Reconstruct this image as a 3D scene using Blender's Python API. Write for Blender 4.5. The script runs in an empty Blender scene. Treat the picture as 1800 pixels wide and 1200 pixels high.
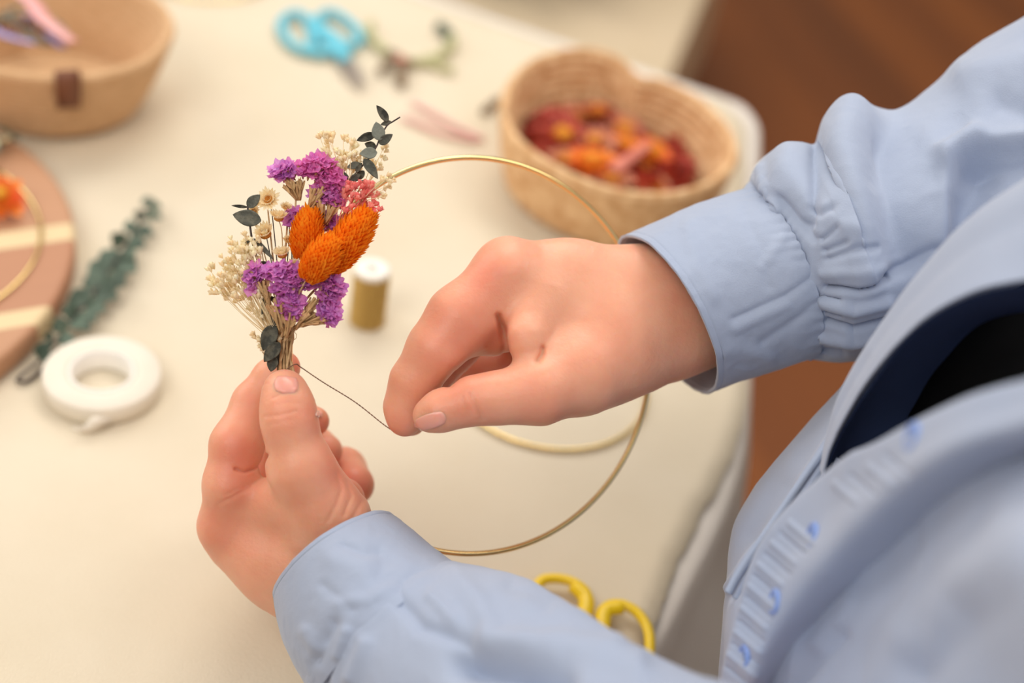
import bpy, math, random
import numpy as np
from mathutils import Vector, Matrix
from mathutils.bvhtree import BVHTree

scene = bpy.context.scene
col = scene.collection
TOP = 0.75                       # height of the cloth-covered table top

# ------------------------------------------------------------------ camera
FPX = 2500.0                     # 50 mm lens on a 36 mm sensor, 1800 px wide
CAM = np.array([0.0, 0.0, TOP + 0.55])
_p, _r = math.radians(38), math.radians(11)
FW = np.array([0, math.cos(_p), -math.sin(_p)])
_r0 = np.array([1.0, 0, 0]); _u0 = np.array([0, math.sin(_p), math.cos(_p)])
RT = math.cos(_r)*_r0 + math.sin(_r)*_u0
UP = -math.sin(_r)*_r0 + math.cos(_r)*_u0
cd = bpy.data.cameras.new('camera'); cam = bpy.data.objects.new('camera', cd); col.objects.link(cam)
cam.matrix_world = Matrix(((RT[0], UP[0], -FW[0], CAM[0]), (RT[1], UP[1], -FW[1], CAM[1]),
                           (RT[2], UP[2], -FW[2], CAM[2]), (0, 0, 0, 1)))
cd.lens = 50; cd.sensor_width = 36; cd.clip_start = 0.02
cd.dof.use_dof = True; cd.dof.focus_distance = 0.612; cd.dof.aperture_fstop = 3.0
cd.dof.aperture_blades = 9
scene.camera = cam

# ------------------------------------------------------------------ light
w = bpy.data.worlds.new('room_light'); scene.world = w; w.use_nodes = True
wn = w.node_tree.nodes; wl = w.node_tree.links
bg = wn['Background']
tc = wn.new('ShaderNodeTexCoord'); sp = wn.new('ShaderNodeSeparateXYZ'); rp = wn.new('ShaderNodeValToRGB')
wl.new(tc.outputs['Generated'], sp.inputs[0]); 
mr = wn.new('ShaderNodeMapRange'); mr.inputs[1].default_value = -1; mr.inputs[2].default_value = 1
wl.new(sp.outputs['Z'], mr.inputs[0]); wl.new(mr.outputs[0], rp.inputs[0])
rp.color_ramp.elements[0].color = (0.22, 0.18, 0.15, 1); rp.color_ramp.elements[1].color = (0.80, 0.77, 0.74, 1)
rp.color_ramp.elements[0].position = 0.3; rp.color_ramp.elements[1].position = 0.7
wl.new(rp.outputs[0], bg.inputs[0]); bg.inputs[1].default_value = 0.95

def area(name, loc, target, size, power, color):
    l = bpy.data.lights.new(name, 'AREA'); l.shape = 'RECTANGLE'; l.size, l.size_y = size
    l.energy = power; l.color = color
    o = bpy.data.objects.new(name, l); col.objects.link(o); o.location = loc
    d = Vector(target) - Vector(loc); o.rotation_euler = d.to_track_quat('-Z', 'Y').to_euler()
    return o
area('window_light', (-2.4, 1.6, 2.2), (0, 0.8, 0.8), (1.4, 1.4), 21, (1.0, 0.98, 0.95))
area('ceiling_and_fill_light', (-0.3, 2.0, 2.65), (-0.15, 1.1, 0.8), (1.2, 1.2), 23, (1.0, 0.93, 0.83))
area('ceiling_and_fill_light', (-0.8, -0.8, 2.6), (-0.1, 0.6, 0.8), (1.2, 1.2), 21, (1.0, 0.95, 0.87))  # added fill from the camera side, lifts the front of the bouquet
area('ceiling_and_fill_light', (1.0, 0.9, 2.65), (0.2, 0.7, 0.8), (0.9, 0.9), 11, (1.0, 0.90, 0.80))  # added fill from the right, brightens the near table edge and cloth drop
scene.view_settings.view_transform = 'Standard'; scene.view_settings.look = 'None'
scene.view_settings.gamma = 1; scene.view_settings.exposure = -0.05
scene.view_settings.use_curve_mapping = False

# ------------------------------------------------------------------ helpers
def P(x, y, d):
    """pixel + depth along the view axis (m) -> world point"""
    return CAM + (FW + RT*((x-900)/FPX) - UP*((y-600)/FPX))*d
def Pa(a):
    a = np.asarray(a, float)
    return CAM + (FW + RT*((a[..., 0:1]-900)/FPX) - UP*((a[..., 1:2]-600)/FPX))*a[..., 2:3]
def T(x, y, z=TOP):
    """where the pixel's ray meets the height z"""
    d = FW + RT*((x-900)/FPX) - UP*((y-600)/FPX)
    return CAM + d*((z-CAM[2])/d[2])
def toC(Wp):
    v = np.asarray(Wp) - CAM
    return np.stack([v@RT, -(v@UP), v@FW], -1)
def fromC(q):
    q = np.asarray(q); return CAM + q[..., 0:1]*RT - q[..., 1:2]*UP + q[..., 2:3]*FW
def px_of(Wp):
    q = toC(Wp); return np.stack([900+FPX*q[..., 0]/q[..., 2], 600+FPX*q[..., 1]/q[..., 2]], -1)

ORG = {}
def props(o, label=None, cat=None, group=None, kind=None):
    if label: o['label'] = label
    if cat: o['category'] = cat
    if group: o['group'] = group
    if kind: o['kind'] = kind
    return o
def thing(name, loc, label, cat, group=None):
    o = bpy.data.objects.new(name, None); col.objects.link(o); o.location = tuple(loc)
    o.empty_display_size = 0.02; ORG[o.name] = np.array(loc, float)
    return props(o, label, cat, group)
def mk(name, V, F, mat, parent=None, loc=None, smooth=True, mats=None, mi=None, uv=None, tint=None):
    V = np.asarray(V, float)
    org = ORG[parent.name] if parent else (np.array(loc, float) if loc is not None else
          np.array([V[:, 0].mean(), V[:, 1].mean(), V[:, 2].min()]))
    me = bpy.data.meshes.new(name)
    F = [tuple(int(i) for i in f) for f in F] if not isinstance(F, np.ndarray) else F
    if isinstance(F, np.ndarray):
        n = len(F); k = F.shape[1]
        me.vertices.add(len(V)); me.vertices.foreach_set('co', (V-org).astype(np.float32).ravel())
        me.loops.add(n*k); me.loops.foreach_set('vertex_index', F.astype(np.int32).ravel())
        me.polygons.add(n); me.polygons.foreach_set('loop_start', (np.arange(n)*k).astype(np.int32))
        me.update(calc_edges=True); me.validate()
    else:
        me.from_pydata([tuple(v) for v in (V-org)], [], F)
    for m in (mats or [mat]): me.materials.append(m)
    me.polygons.foreach_set('use_smooth', np.full(len(me.polygons), smooth))
    if mi is not None: me.polygons.foreach_set('material_index', np.asarray(mi, np.int32))
    if tint is not None:
        a = me.attributes.new('tint', 'FLOAT', 'POINT'); a.data.foreach_set('value', np.asarray(tint, np.float32))
    if uv is not None:
        l = me.uv_layers.new(name='uv'); vi = np.zeros(len(me.loops), np.int32)
        me.loops.foreach_get('vertex_index', vi)
        l.data.foreach_set('uv', np.asarray(uv, np.float32)[vi].ravel())
    me.update()
    o = bpy.data.objects.new(name, me); col.objects.link(o)
    if parent: o.parent = parent; ORG[o.name] = org
    else: o.location = tuple(org); ORG[o.name] = org
    return o
class MB:
    """collects shapes into ONE mesh"""
    def __init__(s): s.V = []; s.F = []; s.t = []; s.n = 0
    def add(s, V, F, tint=0.5):
        V = np.asarray(V, float); s.V.append(V)
        s.F += [tuple(int(i)+s.n for i in f) for f in F]; s.n += len(V)
        s.t.append(np.broadcast_to(np.asarray(tint, float), (len(V),)).copy()); return s
    def build(s, name, mat, parent=None, **k):
        return mk(name, np.concatenate(s.V), s.F, mat, parent, tint=np.concatenate(s.t), **k)

def cr(pts, n, closed=False):
    """Catmull-Rom resample along axis 0 of an array"""
    pts = np.asarray(pts, float); m = len(pts)
    t = np.linspace(0, m if closed else m-1, n, endpoint=not closed)
    i = np.floor(t).astype(int)
    if not closed: i = np.clip(i, 0, m-2)
    f = (t-i).reshape((-1,)+(1,)*(pts.ndim-1))
    g = (lambda k: pts[k % m]) if closed else (lambda k: pts[np.clip(k, 0, m-1)])
    p0, p1, p2, p3 = g(i-1), g(i), g(i+1), g(i+2)
    if not closed:
        p0 = np.where((i == 0).reshape(f.shape), 2*p1-p2, p0); p3 = np.where((i == m-2).reshape(f.shape), 2*p2-p1, p3)
    return 0.5*(2*p1+(p2-p0)*f+(2*p0-5*p1+4*p2-p3)*f*f+(3*p1-p0-3*p2+p3)*f**3)
def gridF(nv, nu, closed=False):
    F = []
    a = np.arange(nv-1)[:, None]; b = np.arange(nu if closed else nu-1)[None, :]
    b2 = (b+1) % nu
    return np.stack(np.broadcast_arrays(a*nu+b, a*nu+b2, (a+1)*nu+b2, (a+1)*nu+b), -1).reshape(-1, 4)
def frame(t):
    t = t/np.linalg.norm(t); a = np.array([0, 0, 1.0]) if abs(t[2]) < .9 else np.array([1.0, 0, 0])
    u = np.cross(a, t); u /= np.linalg.norm(u); return u, np.cross(t, u)
def tubeVF(pts, rad, nu=8, closed=False, caps=True, flat=1.0):
    pts = np.asarray(pts, float); n = len(pts); rad = np.broadcast_to(rad, (n,))
    tg = (np.roll(pts, -1, 0)-np.roll(pts, 1, 0)) if closed else np.gradient(pts, axis=0)
    tg /= np.linalg.norm(tg, axis=1)[:, None]+1e-12
    u, _ = frame(tg[0]); V = []
    for k in range(n):
        u = u-tg[k]*(u@tg[k]); u /= np.linalg.norm(u); v = np.cross(tg[k], u)
        a = np.arange(nu)*2*math.pi/nu
        V.append(pts[k]+rad[k]*(np.cos(a)[:, None]*u+flat*np.sin(a)[:, None]*v))
    V = np.concatenate(V); F = [tuple(f) for f in gridF(n, nu, True)]
    if closed: F += [((n-1)*nu+b, (n-1)*nu+(b+1) % nu, (b+1) % nu, b) for b in range(nu)]
    elif caps: F += [tuple(range(nu))[::-1], tuple(range((n-1)*nu, n*nu))]
    return V, F
def latheVF(prof, c, nu=32, ax=(0, 0, 1)):
    ax = np.array(ax, float); ax /= np.linalg.norm(ax); u, v = frame(ax); a = np.arange(nu)*2*math.pi/nu
    V = np.concatenate([np.array(c)+ax*h+r*(np.cos(a)[:, None]*u+np.sin(a)[:, None]*v) for r, h in prof])
    return V, [tuple(f) for f in gridF(len(prof), nu, True)]
def ballVF(c, r, nu=10, nv=7, ax=(0, 0, 1), el=1.0):
    return latheVF([(max(1e-5, r*math.sin(math.pi*i/(nv-1))), -el*r*math.cos(math.pi*i/(nv-1))) for i in range(nv)], c, nu, ax)
def boxVF(lo, hi):
    x0, y0, z0 = lo; x1, y1, z1 = hi
    return ([(x0,y0,z0),(x1,y0,z0),(x1,y1,z0),(x0,y1,z0),(x0,y0,z1),(x1,y0,z1),(x1,y1,z1),(x0,y1,z1)],
            [(0,3,2,1),(4,5,6,7),(0,1,5,4),(1,2,6,5),(2,3,7,6),(3,0,4,7)])
def bevel(o, w, seg=2):
    m = o.modifiers.new('bevel', 'BEVEL'); m.width = w; m.segments = seg; m.limit_method = 'ANGLE'; return o
def solid(o, t, off=-1):
    m = o.modifiers.new('thickness', 'SOLIDIFY'); m.thickness = t; m.offset = off; return o

# numpy value noise ----------------------------------------------------------
def _h(i, j, k, s):
    n = (i*374761393+j*668265263+k*2147483647+s*974634777) & 0xffffffff
    n = ((n ^ (n >> 13))*1274126177) & 0xffffffff
    return ((n ^ (n >> 16)) & 0xffff)/65535.0
def vnoise(p, scale, seed=0):
    q = np.asarray(p, float)*scale; i = np.floor(q).astype(np.int64); f = q-i; f = f*f*(3-2*f)
    r = 0
    for a in (0, 1):
        for b in (0, 1):
            for c in (0, 1):
                wt = (f[..., 0] if a else 1-f[..., 0])*(f[..., 1] if b else 1-f[..., 1])*(f[..., 2] if c else 1-f[..., 2])
                r = r+wt*_h(i[..., 0]+a, i[..., 1]+b, i[..., 2]+c, seed)
    return r*2-1
def fnoise(p, scale, seed=0, oct=3):
    return sum(vnoise(p, scale*2**o, seed+o)*0.5**o for o in range(oct))

# ------------------------------------------------------------------ materials
def srgb(r, g, b):
    f = lambda c: (c/255/12.92) if c <= 10 else ((c/255+0.055)/1.055)**2.4
    return (f(r), f(g), f(b), 1)
def mat(name, c1, c2=None, scale=30, rough=0.7, metal=0, bump=0, bscale=None, stretch=None, tint=None,
        sss=0, sheen=0, coord='Object', spec=0.5, detail=4, trans=0, alpha=None, contrast=None):
    m = bpy.data.materials.new(name); m.use_nodes = True; nt = m.node_tree; N = nt.nodes; L = nt.links
    b = N['Principled BSDF']; b.inputs['Roughness'].default_value = rough; b.inputs['Metallic'].default_value = metal
    b.inputs['Specular IOR Level'].default_value = spec
    if sheen: b.inputs['Sheen Weight'].default_value = sheen; b.inputs['Sheen Roughness'].default_value = 0.5
    if sss:
        b.inputs['Subsurface Weight'].default_value = 1.0; b.inputs['Subsurface Scale'].default_value = sss
        b.inputs['Subsurface Radius'].default_value = (1.0, 0.35, 0.2)
    if trans: b.inputs['Transmission Weight'].default_value = trans
    if alpha: b.inputs['Alpha'].default_value = alpha
    tcn = N.new('ShaderNodeTexCoord'); mp = N.new('ShaderNodeMapping')
    if stretch: mp.inputs['Scale'].default_value = stretch
    L.new(tcn.outputs[coord], mp.inputs[0])
    nz = N.new('ShaderNodeTexNoise'); nz.inputs['Scale'].default_value = scale; nz.inputs['Detail'].default_value = detail
    L.new(mp.outputs[0], nz.inputs['Vector'])
    rm = N.new('ShaderNodeValToRGB'); rm.color_ramp.elements[0].color = c1; rm.color_ramp.elements[1].color = c2 or c1
    e = contrast or (0.35, 0.65)
    rm.color_ramp.elements[0].position = e[0]; rm.color_ramp.elements[1].position = e[1]
    L.new(nz.outputs[0], rm.inputs[0]); out = rm.outputs[0]
    if tint:                                   # third colour mixed in by the mesh attribute 'tint'
        at = N.new('ShaderNodeAttribute'); at.attribute_name = 'tint'
        mx = N.new('ShaderNodeMix'); mx.data_type = 'RGBA'
        L.new(at.outputs['Fac'], mx.inputs['Factor']); L.new(out, mx.inputs['A']); mx.inputs['B'].default_value = tint
        out = mx.outputs['Result']
    L.new(out, b.inputs['Base Color'])
    if bump:
        n2 = N.new('ShaderNodeTexNoise'); n2.inputs['Scale'].default_value = bscale or scale*3; n2.inputs['Detail'].default_value = 3
        L.new(mp.outputs[0], n2.inputs['Vector'])
        bp = N.new('ShaderNodeBump'); bp.inputs['Strength'].default_value = 1; bp.inputs['Distance'].default_value = bump
        L.new(n2.outputs[0], bp.inputs['Height']); L.new(bp.outputs[0], b.inputs['Normal'])
    return m

M = {}
def petal(name, c1, c2, scale, tint):
    """thin dry petal: lets some light through"""
    m = mat(name, c1, c2, scale, 0.7, tint=tint, spec=0.2); N = m.node_tree.nodes; L = m.node_tree.links
    b = N['Principled BSDF']; t = N.new('ShaderNodeBsdfTranslucent'); mx = N.new('ShaderNodeMixShader'); mx.inputs[0].default_value = 0.42
    L.new(b.inputs['Base Color'].links[0].from_socket, t.inputs['Color'])
    L.new(b.outputs[0], mx.inputs[1]); L.new(t.outputs[0], mx.inputs[2]); L.new(mx.outputs[0], N['Material Output'].inputs[0]); return m
M['cream_linen'] = mat('cream_linen', srgb(216, 204, 181), srgb(221, 210, 189), 9, 0.95, bump=0.0004, bscale=900, spec=0.1)
M['white_cloth'] = mat('white_cloth', srgb(222, 216, 209), srgb(228, 222, 216), 6, 0.9, bump=0.0003, bscale=700, spec=0.1)
M['skin'] = mat('skin', srgb(230, 172, 142), srgb(237, 184, 154), 55, 0.42, bump=0.00022, bscale=420, tint=srgb(214, 112, 90),
                sss=0.004, spec=0.4)
M['nail'] = mat('fingernail', srgb(226, 160, 145), srgb(232, 172, 156), 60, 0.22, sss=0.002, spec=0.5)
M['shirt'] = mat('blue_cotton', srgb(157, 170, 195), srgb(163, 175, 198), 14, 0.85, bump=0.00012, bscale=1500, sheen=0.25, spec=0.15)
M['shaded_blue'] = mat('shaded_blue_cotton', srgb(44, 58, 92), srgb(52, 66, 100), 14, 0.9, bump=0.0001, bscale=1200, spec=0.1)  # shirt blue darkened to paint in the shade inside the opening; also button holes
M['black'] = mat('black_jersey', srgb(20, 20, 21), srgb(26, 26, 26), 20, 0.95, spec=0.05)
M['denim'] = mat('dark_trousers', srgb(36, 40, 52), srgb(44, 48, 60), 40, 0.9)
M['button'] = mat('blue_button', srgb(120, 150, 215), srgb(135, 165, 225), 40, 0.3)
M['gold'] = mat('gold_metal', srgb(232, 206, 140), srgb(236, 212, 150), 20, 0.16, 1.0)
M['thread'] = mat('copper_thread', srgb(150, 116, 96), srgb(120, 90, 76), 300, 0.45, 0.3)
M['rope'] = mat('seagrass_rope', srgb(206, 158, 110), srgb(238, 202, 156), 1, 0.9, coord='UV', stretch=(60, 5, 1), bump=0.0012, bscale=2, detail=3)
M['rope2'] = mat('cotton_rope', srgb(206, 166, 124), srgb(226, 188, 146), 1, 0.95, coord='UV', stretch=(40, 30, 1), bump=0.0005, bscale=2)
M['leather'] = mat('brown_leather', srgb(112, 66, 44), srgb(124, 76, 50), 60, 0.6)
M['cardinal'] = mat('spool_white', srgb(240, 236, 228), srgb(244, 240, 232), 10, 0.5)
M['wire'] = mat('gold_wire', srgb(206, 168, 90), srgb(232, 196, 116), 1, 0.45, 0.45, coord='UV', stretch=(2, 90, 1), bump=0.0008, bscale=3)
M['tape'] = mat('white_tape', srgb(228, 220, 205), srgb(232, 225, 211), 30, 0.7)
M['blue_plastic'] = mat('blue_plastic', srgb(98, 192, 214), srgb(104, 196, 218), 8, 0.35)
M['yellow_plastic'] = mat('yellow_plastic', srgb(244, 208, 22), srgb(248, 214, 28), 8, 0.35)
M['steel'] = mat('steel', srgb(160, 150, 142), srgb(178, 168, 160), 30, 0.3, 0.9)
M['pink_paper'] = mat('pink_ribbon', srgb(236, 168, 168), srgb(242, 184, 182), 30, 0.6)
M['lilac'] = mat('lilac_ribbon', srgb(150, 140, 190), srgb(166, 156, 204), 30, 0.6)
M['grey_green'] = mat('grey_green_ribbon', srgb(98, 98, 84), srgb(120, 112, 96), 30, 0.7)
M['eucalyptus'] = mat('eucalyptus_leaf', srgb(38, 36, 28), srgb(88, 84, 70), 300, 0.6, bump=0.0005, bscale=600, tint=srgb(140, 145, 134), spec=0.3, contrast=(.42, .6))
M['euc_table'] = mat('preserved_eucalyptus', srgb(54, 72, 58), srgb(92, 110, 94), 90, 0.6)
M['dark_stem'] = mat('dark_stem', srgb(52, 42, 44), srgb(74, 60, 56), 200, 0.6)
M['straw'] = mat('straw_stem', srgb(168, 136, 94), srgb(212, 180, 134), 300, 0.7, bump=0.0003)
M['calyx'] = mat('dry_calyx', srgb(164, 118, 76), srgb(214, 170, 122), 260, 0.8, bump=0.0003, tint=srgb(180, 148, 102))
M['purple'] = petal('statice_petal', srgb(204, 122, 214), srgb(236, 178, 240), 260, srgb(244, 132, 194))
M['orange'] = petal('orange_grass', srgb(255, 150, 24), srgb(255, 178, 48), 260, srgb(246, 118, 14))
M['cream_bud'] = petal('cream_bud', srgb(255, 246, 210), srgb(255, 252, 230), 200, srgb(255, 234, 196))
M['daisy'] = petal('paper_petal', srgb(255, 240, 198), srgb(255, 250, 228), 200, srgb(250, 226, 176))
M['daisy_mid'] = mat('daisy_centre', srgb(186, 108, 34), srgb(214, 146, 56), 500, 0.8, bump=0.0006)
M['pink'] = petal('coral_bud', srgb(255, 156, 142), srgb(255, 192, 178), 220, srgb(250, 132, 136))
M['red_petal'] = mat('red_petal', srgb(130, 36, 28), srgb(176, 62, 44), 120, 0.6, tint=srgb(196, 78, 60))
M['orange_petal'] = mat('orange_petal', srgb(226, 72, 14), srgb(240, 112, 26), 120, 0.6, tint=srgb(240, 140, 40))
M['pink_petal'] = mat('rose_petal', srgb(196, 106, 92), srgb(216, 140, 120), 120, 0.6, tint=srgb(206, 140, 100))
M['gold_mid'] = mat('golden_centre', srgb(206, 128, 24), srgb(232, 164, 44), 300, 0.8, bump=0.0008)
M['green'] = mat('green_cutting', srgb(168, 170, 122), srgb(196, 194, 150), 60, 0.7)
M['brown_cut'] = mat('brown_cutting', srgb(120, 100, 80), srgb(150, 130, 106), 60, 0.8)
M['dark_green'] = mat('dark_green_leaf', srgb(10, 34, 28), srgb(20, 50, 40), 20, 0.5)
M['cabinet'] = mat('painted_cabinet', srgb(206, 188, 158), srgb(212, 194, 166), 3, 0.6)

def wood(name, colors, sc, plank, rough, ang=0.0, gap=0.0):
    m = bpy.data.materials.new(name); m.use_nodes = True; N = m.node_tree.nodes; L = m.node_tree.links
    b = N['Principled BSDF']; b.inputs['Roughness'].default_value = rough
    t = N.new('ShaderNodeTexCoord'); mp = N.new('ShaderNodeMapping'); mp.inputs['Rotation'].default_value = (0, 0, ang)
    L.new(t.outputs['Object'], mp.inputs[0]); s = N.new('ShaderNodeSeparateXYZ'); L.new(mp.outputs[0], s.inputs[0])
    d = N.new('ShaderNodeMath'); d.operation = 'MULTIPLY'; d.inputs[1].default_value = 1/plank; L.new(s.outputs['Y'], d.inputs[0])
    fl = N.new('ShaderNodeMath'); fl.operation = 'FLOOR'; L.new(d.outputs[0], fl.inputs[0])
    wnz = N.new('ShaderNodeTexWhiteNoise'); wnz.noise_dimensions = '1D'; L.new(fl.outputs[0], wnz.inputs['W'])
    cm = N.new('ShaderNodeCombineXYZ'); L.new(s.outputs['X'], cm.inputs[0])
    ml = N.new('ShaderNodeMath'); ml.operation = 'MULTIPLY'; ml.inputs[1].default_value = 14; L.new(s.outputs['Y'], ml.inputs[0])
    L.new(ml.outputs[0], cm.inputs[1]); L.new(wnz.outputs[0], cm.inputs[2])
    nz = N.new('ShaderNodeTexNoise'); nz.inputs['Scale'].default_value = sc; nz.inputs['Detail'].default_value = 5; L.new(cm.outputs[0], nz.inputs['Vector'])
    ad = N.new('ShaderNodeMath'); ad.operation = 'MULTIPLY_ADD'; ad.inputs[1].default_value = 0.45; L.new(nz.outputs[0], ad.inputs[0])
    m2 = N.new('ShaderNodeMath'); m2.operation = 'MULTIPLY'; m2.inputs[1].default_value = 0.62; L.new(wnz.outputs[0], m2.inputs[0]); L.new(m2.outputs[0], ad.inputs[2])
    r = N.new('ShaderNodeValToRGB'); els = r.color_ramp.elements
    for k, c in enumerate(colors):
        e = els[k] if k < 2 else els.new(0); e.color = c; 
    for k in range(len(colors)): els[k].position = 0.15+0.75*k/(len(colors)-1)
    L.new(ad.outputs[0], r.inputs[0]); L.new(r.outputs[0], b.inputs['Base Color'])
    return m
M['floor'] = wood('oak_floor', [srgb(100, 52, 14), srgb(140, 78, 26), srgb(120, 64, 20)], 5, 0.13, 0.6, 1.2)

# ------------------------------------------------------------------ the room
def struct(name, V, F, m): return props(mk(name, V, F, m, smooth=False), kind='structure')
struct('floor', *boxVF((-3, -2, -0.05), (2.0, 4.5, 0)), M['floor'])
M['wall'] = mat('warm_white_wall', srgb(226, 218, 204), srgb(232, 224, 210), 2, 0.9)
struct('wall_left', *boxVF((-3.1, -2, 0), (-3, 4.5, 2.7)), M['wall']); struct('wall_right', *boxVF((2.0, -2, 0), (2.1, 4.5, 2.7)), mat('taupe_wall', srgb(168, 152, 134), srgb(176, 160, 142), 2, 0.9))  # unseen right wall, kept darker to absorb ambient light on that side
struct('wall_back', *boxVF((-3.1, 4.5, 0), (2.1, 4.6, 2.7)), M['wall']); struct('wall_front', *boxVF((-3.1, -2.1, 0), (2.1, -2, 2.7)), M['wall'])

# ------------------------------------------------------------------ table with its two cloths
right = [(1290, 165), (1318, 180), (1336, 205), (1340, 235), (1336, 330), (1330, 500), (1324, 690), (1312, 790), (1290, 870),
         (1262, 935), (1225, 1010), (1188, 1085), (1150, 1165), (1110, 1260)]
R = np.array([T(x, y)[:2] for x, y in right])
fl_, fr_ = T(-160, -310)[:2], R[0]
outline = np.concatenate([cr(R, 60), [[-0.05, 0.33], [-0.45, 0.30], [-0.80, 0.36], [-0.9, 0.9], [-0.86, 1.38], [-0.5, 1.30]]])
def dense(poly, step=0.02):
    out = []
    for a, b in zip(poly, np.roll(poly, -1, 0)):
        n = max(1, int(np.linalg.norm(b-a)/step)); out += [a+(b-a)*k/n for k in range(n)]
    return np.array(out)
def offset(poly, d):
    tg = np.roll(poly, -1, 0)-np.roll(poly, 1, 0); tg /= np.linalg.norm(tg, axis=1)[:, None]+1e-9
    n = np.stack([-tg[:, 1], tg[:, 0]], 1)
    A = np.sum(poly[:, 0]*np.roll(poly[:, 1], -1)-poly[:, 1]*np.roll(poly[:, 0], -1))
    return poly+n*(d if A < 0 else -d)
def scaleTo(poly, s):
    c = poly.mean(0); return c+(poly-c)*s
out2 = dense(outline)
table = thing('table', (-0.35, 0.8, 0), 'large table hidden under the white tablecloth', 'table')
tt = offset(out2, -0.012); n = len(tt)
V = np.concatenate([np.c_[tt, np.full(n, TOP-0.035)], np.c_[tt, np.full(n, TOP-0.006)]])
mk('tabletop', V, [tuple(range(n)), tuple(range(n, 2*n))]+[(i, (i+1) % n, n+(i+1) % n, n+i) for i in range(n)], M['cabinet'], table, smooth=False)
for x, y in ((-0.72, 1.2), (0.0, 1.02), (-0.72, 0.45), (0.0, 0.5)):
    bevel(mk('leg', *boxVF((x-.03, y-.03, 0), (x+.03, y+.03, TOP-0.035)), M['cabinet'], table, smooth=False), .004)
# white tablecloth: flat top, rounded edge, wavy hanging skirt
rings = []
for s in np.linspace(0.02, 0.93, 10): rings.append(np.c_[scaleTo(offset(out2, -0.014), s), np.full(n, TOP-0.003)])
rings.append(np.c_[offset(out2, -0.010), np.full(n, TOP-0.003)])
rings.append(np.c_[offset(out2, -0.004), np.full(n, TOP-0.004)])
rings.append(np.c_[offset(out2, 0.0), np.full(n, TOP-0.008)])
arc = np.arange(n)*0.02
for k, h in enumerate((0.02, 0.05, 0.1, 0.16, 0.22, 0.28, 0.33)):
    wv = 0.008*k*0.5*(np.sin(arc*38)+0.6*np.sin(arc*23+1))*0.5
    rings.append(np.c_[(out2+(offset(out2, 1)-out2)*(0.003+0.006*k+0.019*k*np.clip((.66-out2[:, 1:2])/.12, 0, 1)))+(offset(out2, 1)-out2)*wv[:, None]*0.6, np.full(n, TOP-h)])
wc = mk('tablecloth', np.concatenate(rings), gridF(len(rings), n, True), M['white_cloth'])
props(wc, 'white tablecloth whose edge hangs down the right side of the table', 'tablecloth')
# cream linen cloth laid on top, its right hem a little frayed
hem = [(1290, 172), (1312, 190), (1328, 222), (1331, 260), (1327, 400), (1320, 560), (1316, 690), (1300, 780), (1270, 850), (1228, 925), (1190, 1010),
       (1162, 1080), (1130, 1170), (1085, 1260)]
hem = [(x-18 if y < 640 else x-4, y+(10 if y < 200 else 0)) for x, y in hem]
H = cr(np.array([T(x, y)[:2] for x, y in hem]), 60)
rng = np.random.RandomState(3)
H = H + rng.normal(0, 0.0007, H.shape)
back = [T(1180, 152)[:2], T(900, 52)[:2], T(760, 5)[:2]+[0.0, -0.0], T(560, -70)[:2]]
cl = dense(np.concatenate([H, [[-0.05, 0.36], [-0.44, 0.33], [-0.77, 0.39], [-0.86, 0.9], [-0.82, 1.33]], [b for b in back[::-1]]]), 0.012)
m_ = len(cl); rings = []
for k, s in enumerate(np.linspace(0.01, 1, 40)):
    q = scaleTo(cl, s); z = TOP+0.001+0.0005*vnoise(np.c_[q*22, np.zeros(m_)], 1, 5)*(s < .99)
    rings.append(np.c_[q, z])
lc = mk('linen_cloth', np.concatenate(rings), gridF(len(rings), m_, True), M['cream_linen'])
props(lc, 'cream linen cloth spread over the table with a frayed right hem', 'cloth')
solid(lc, 0.0012)
# ------------------------------------------------------------------ things behind the table
ZC = 0.42
e0, e1 = T(1240, -14, ZC), T(1168, 158, ZC)
dr = (e0-e1)[:2]; dr /= np.linalg.norm(dr); lf = np.array([-dr[1], dr[0]])
cb = thing('low_cabinet', (e1[0]-0.3, e1[1]+0.2, 0), 'low beige cabinet standing on the wooden floor behind the table', 'cabinet')
def slab(a0, a1, w0, w1, z0, z1, name):
    q = [e1[:2]+dr*a+lf*w for a, w in ((a0, w0), (a1, w0), (a1, w1), (a0, w1))]
    V = [(p[0], p[1], z0) for p in q]+[(p[0], p[1], z1) for p in q]
    return bevel(mk(name, V, boxVF((0,0,0),(1,1,1))[1], M['cabinet'], cb, smooth=False), .003)
slab(0.02, 0.98, 0.02, 0.86, 0.06, ZC-0.02, 'body'); slab(0.0, 1.0, 0.0, 0.9, ZC-0.02, ZC-0.004, 'top_board')
slab(0.0, 1.0, 0.0, 0.055, ZC-0.004, ZC+0.002, 'edge_strip')
slab(0.1, 0.9, 0.06, 0.82, 0, 0.06, 'plinth')
slab(0.05, 0.47, 0.010, 0.021, 0.09, ZC-0.04, 'door'); slab(0.5, 0.92, 0.010, 0.021, 0.09, ZC-0.04, 'door')
def leafVF(base, tip, width, nrm, cup=0.15, curl=0.1, n=9, m=5, shape=1.0, round_=0.5, ruf=0):
    base = np.array(base, float); tip = np.array(tip, float); ax = tip-base; L = np.linalg.norm(ax); ax /= L
    nrm = np.array(nrm, float); nrm = nrm-ax*(nrm@ax); nrm /= np.linalg.norm(nrm); sd = np.cross(ax, nrm); V = []
    for i in range(n):
        t = i/(n-1); ww = width*0.5*(max(1e-3, math.sin(math.pi*t**(0.8 if round_ > .5 else 0.7*shape)))**(0.55+0.6*(1-round_)))
        if i == 0: ww = width*0.04
        for j in range(m):
            s = -1+2*j/(m-1)
            V.append(base+ax*L*t+sd*ww*s+nrm*(cup*ww*(s*s)+curl*L*(t*t-t)*-1+ruf*width*math.sin(7*t+3*s)))
    return np.array(V), [tuple(f) for f in gridF(n, m)]
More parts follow.
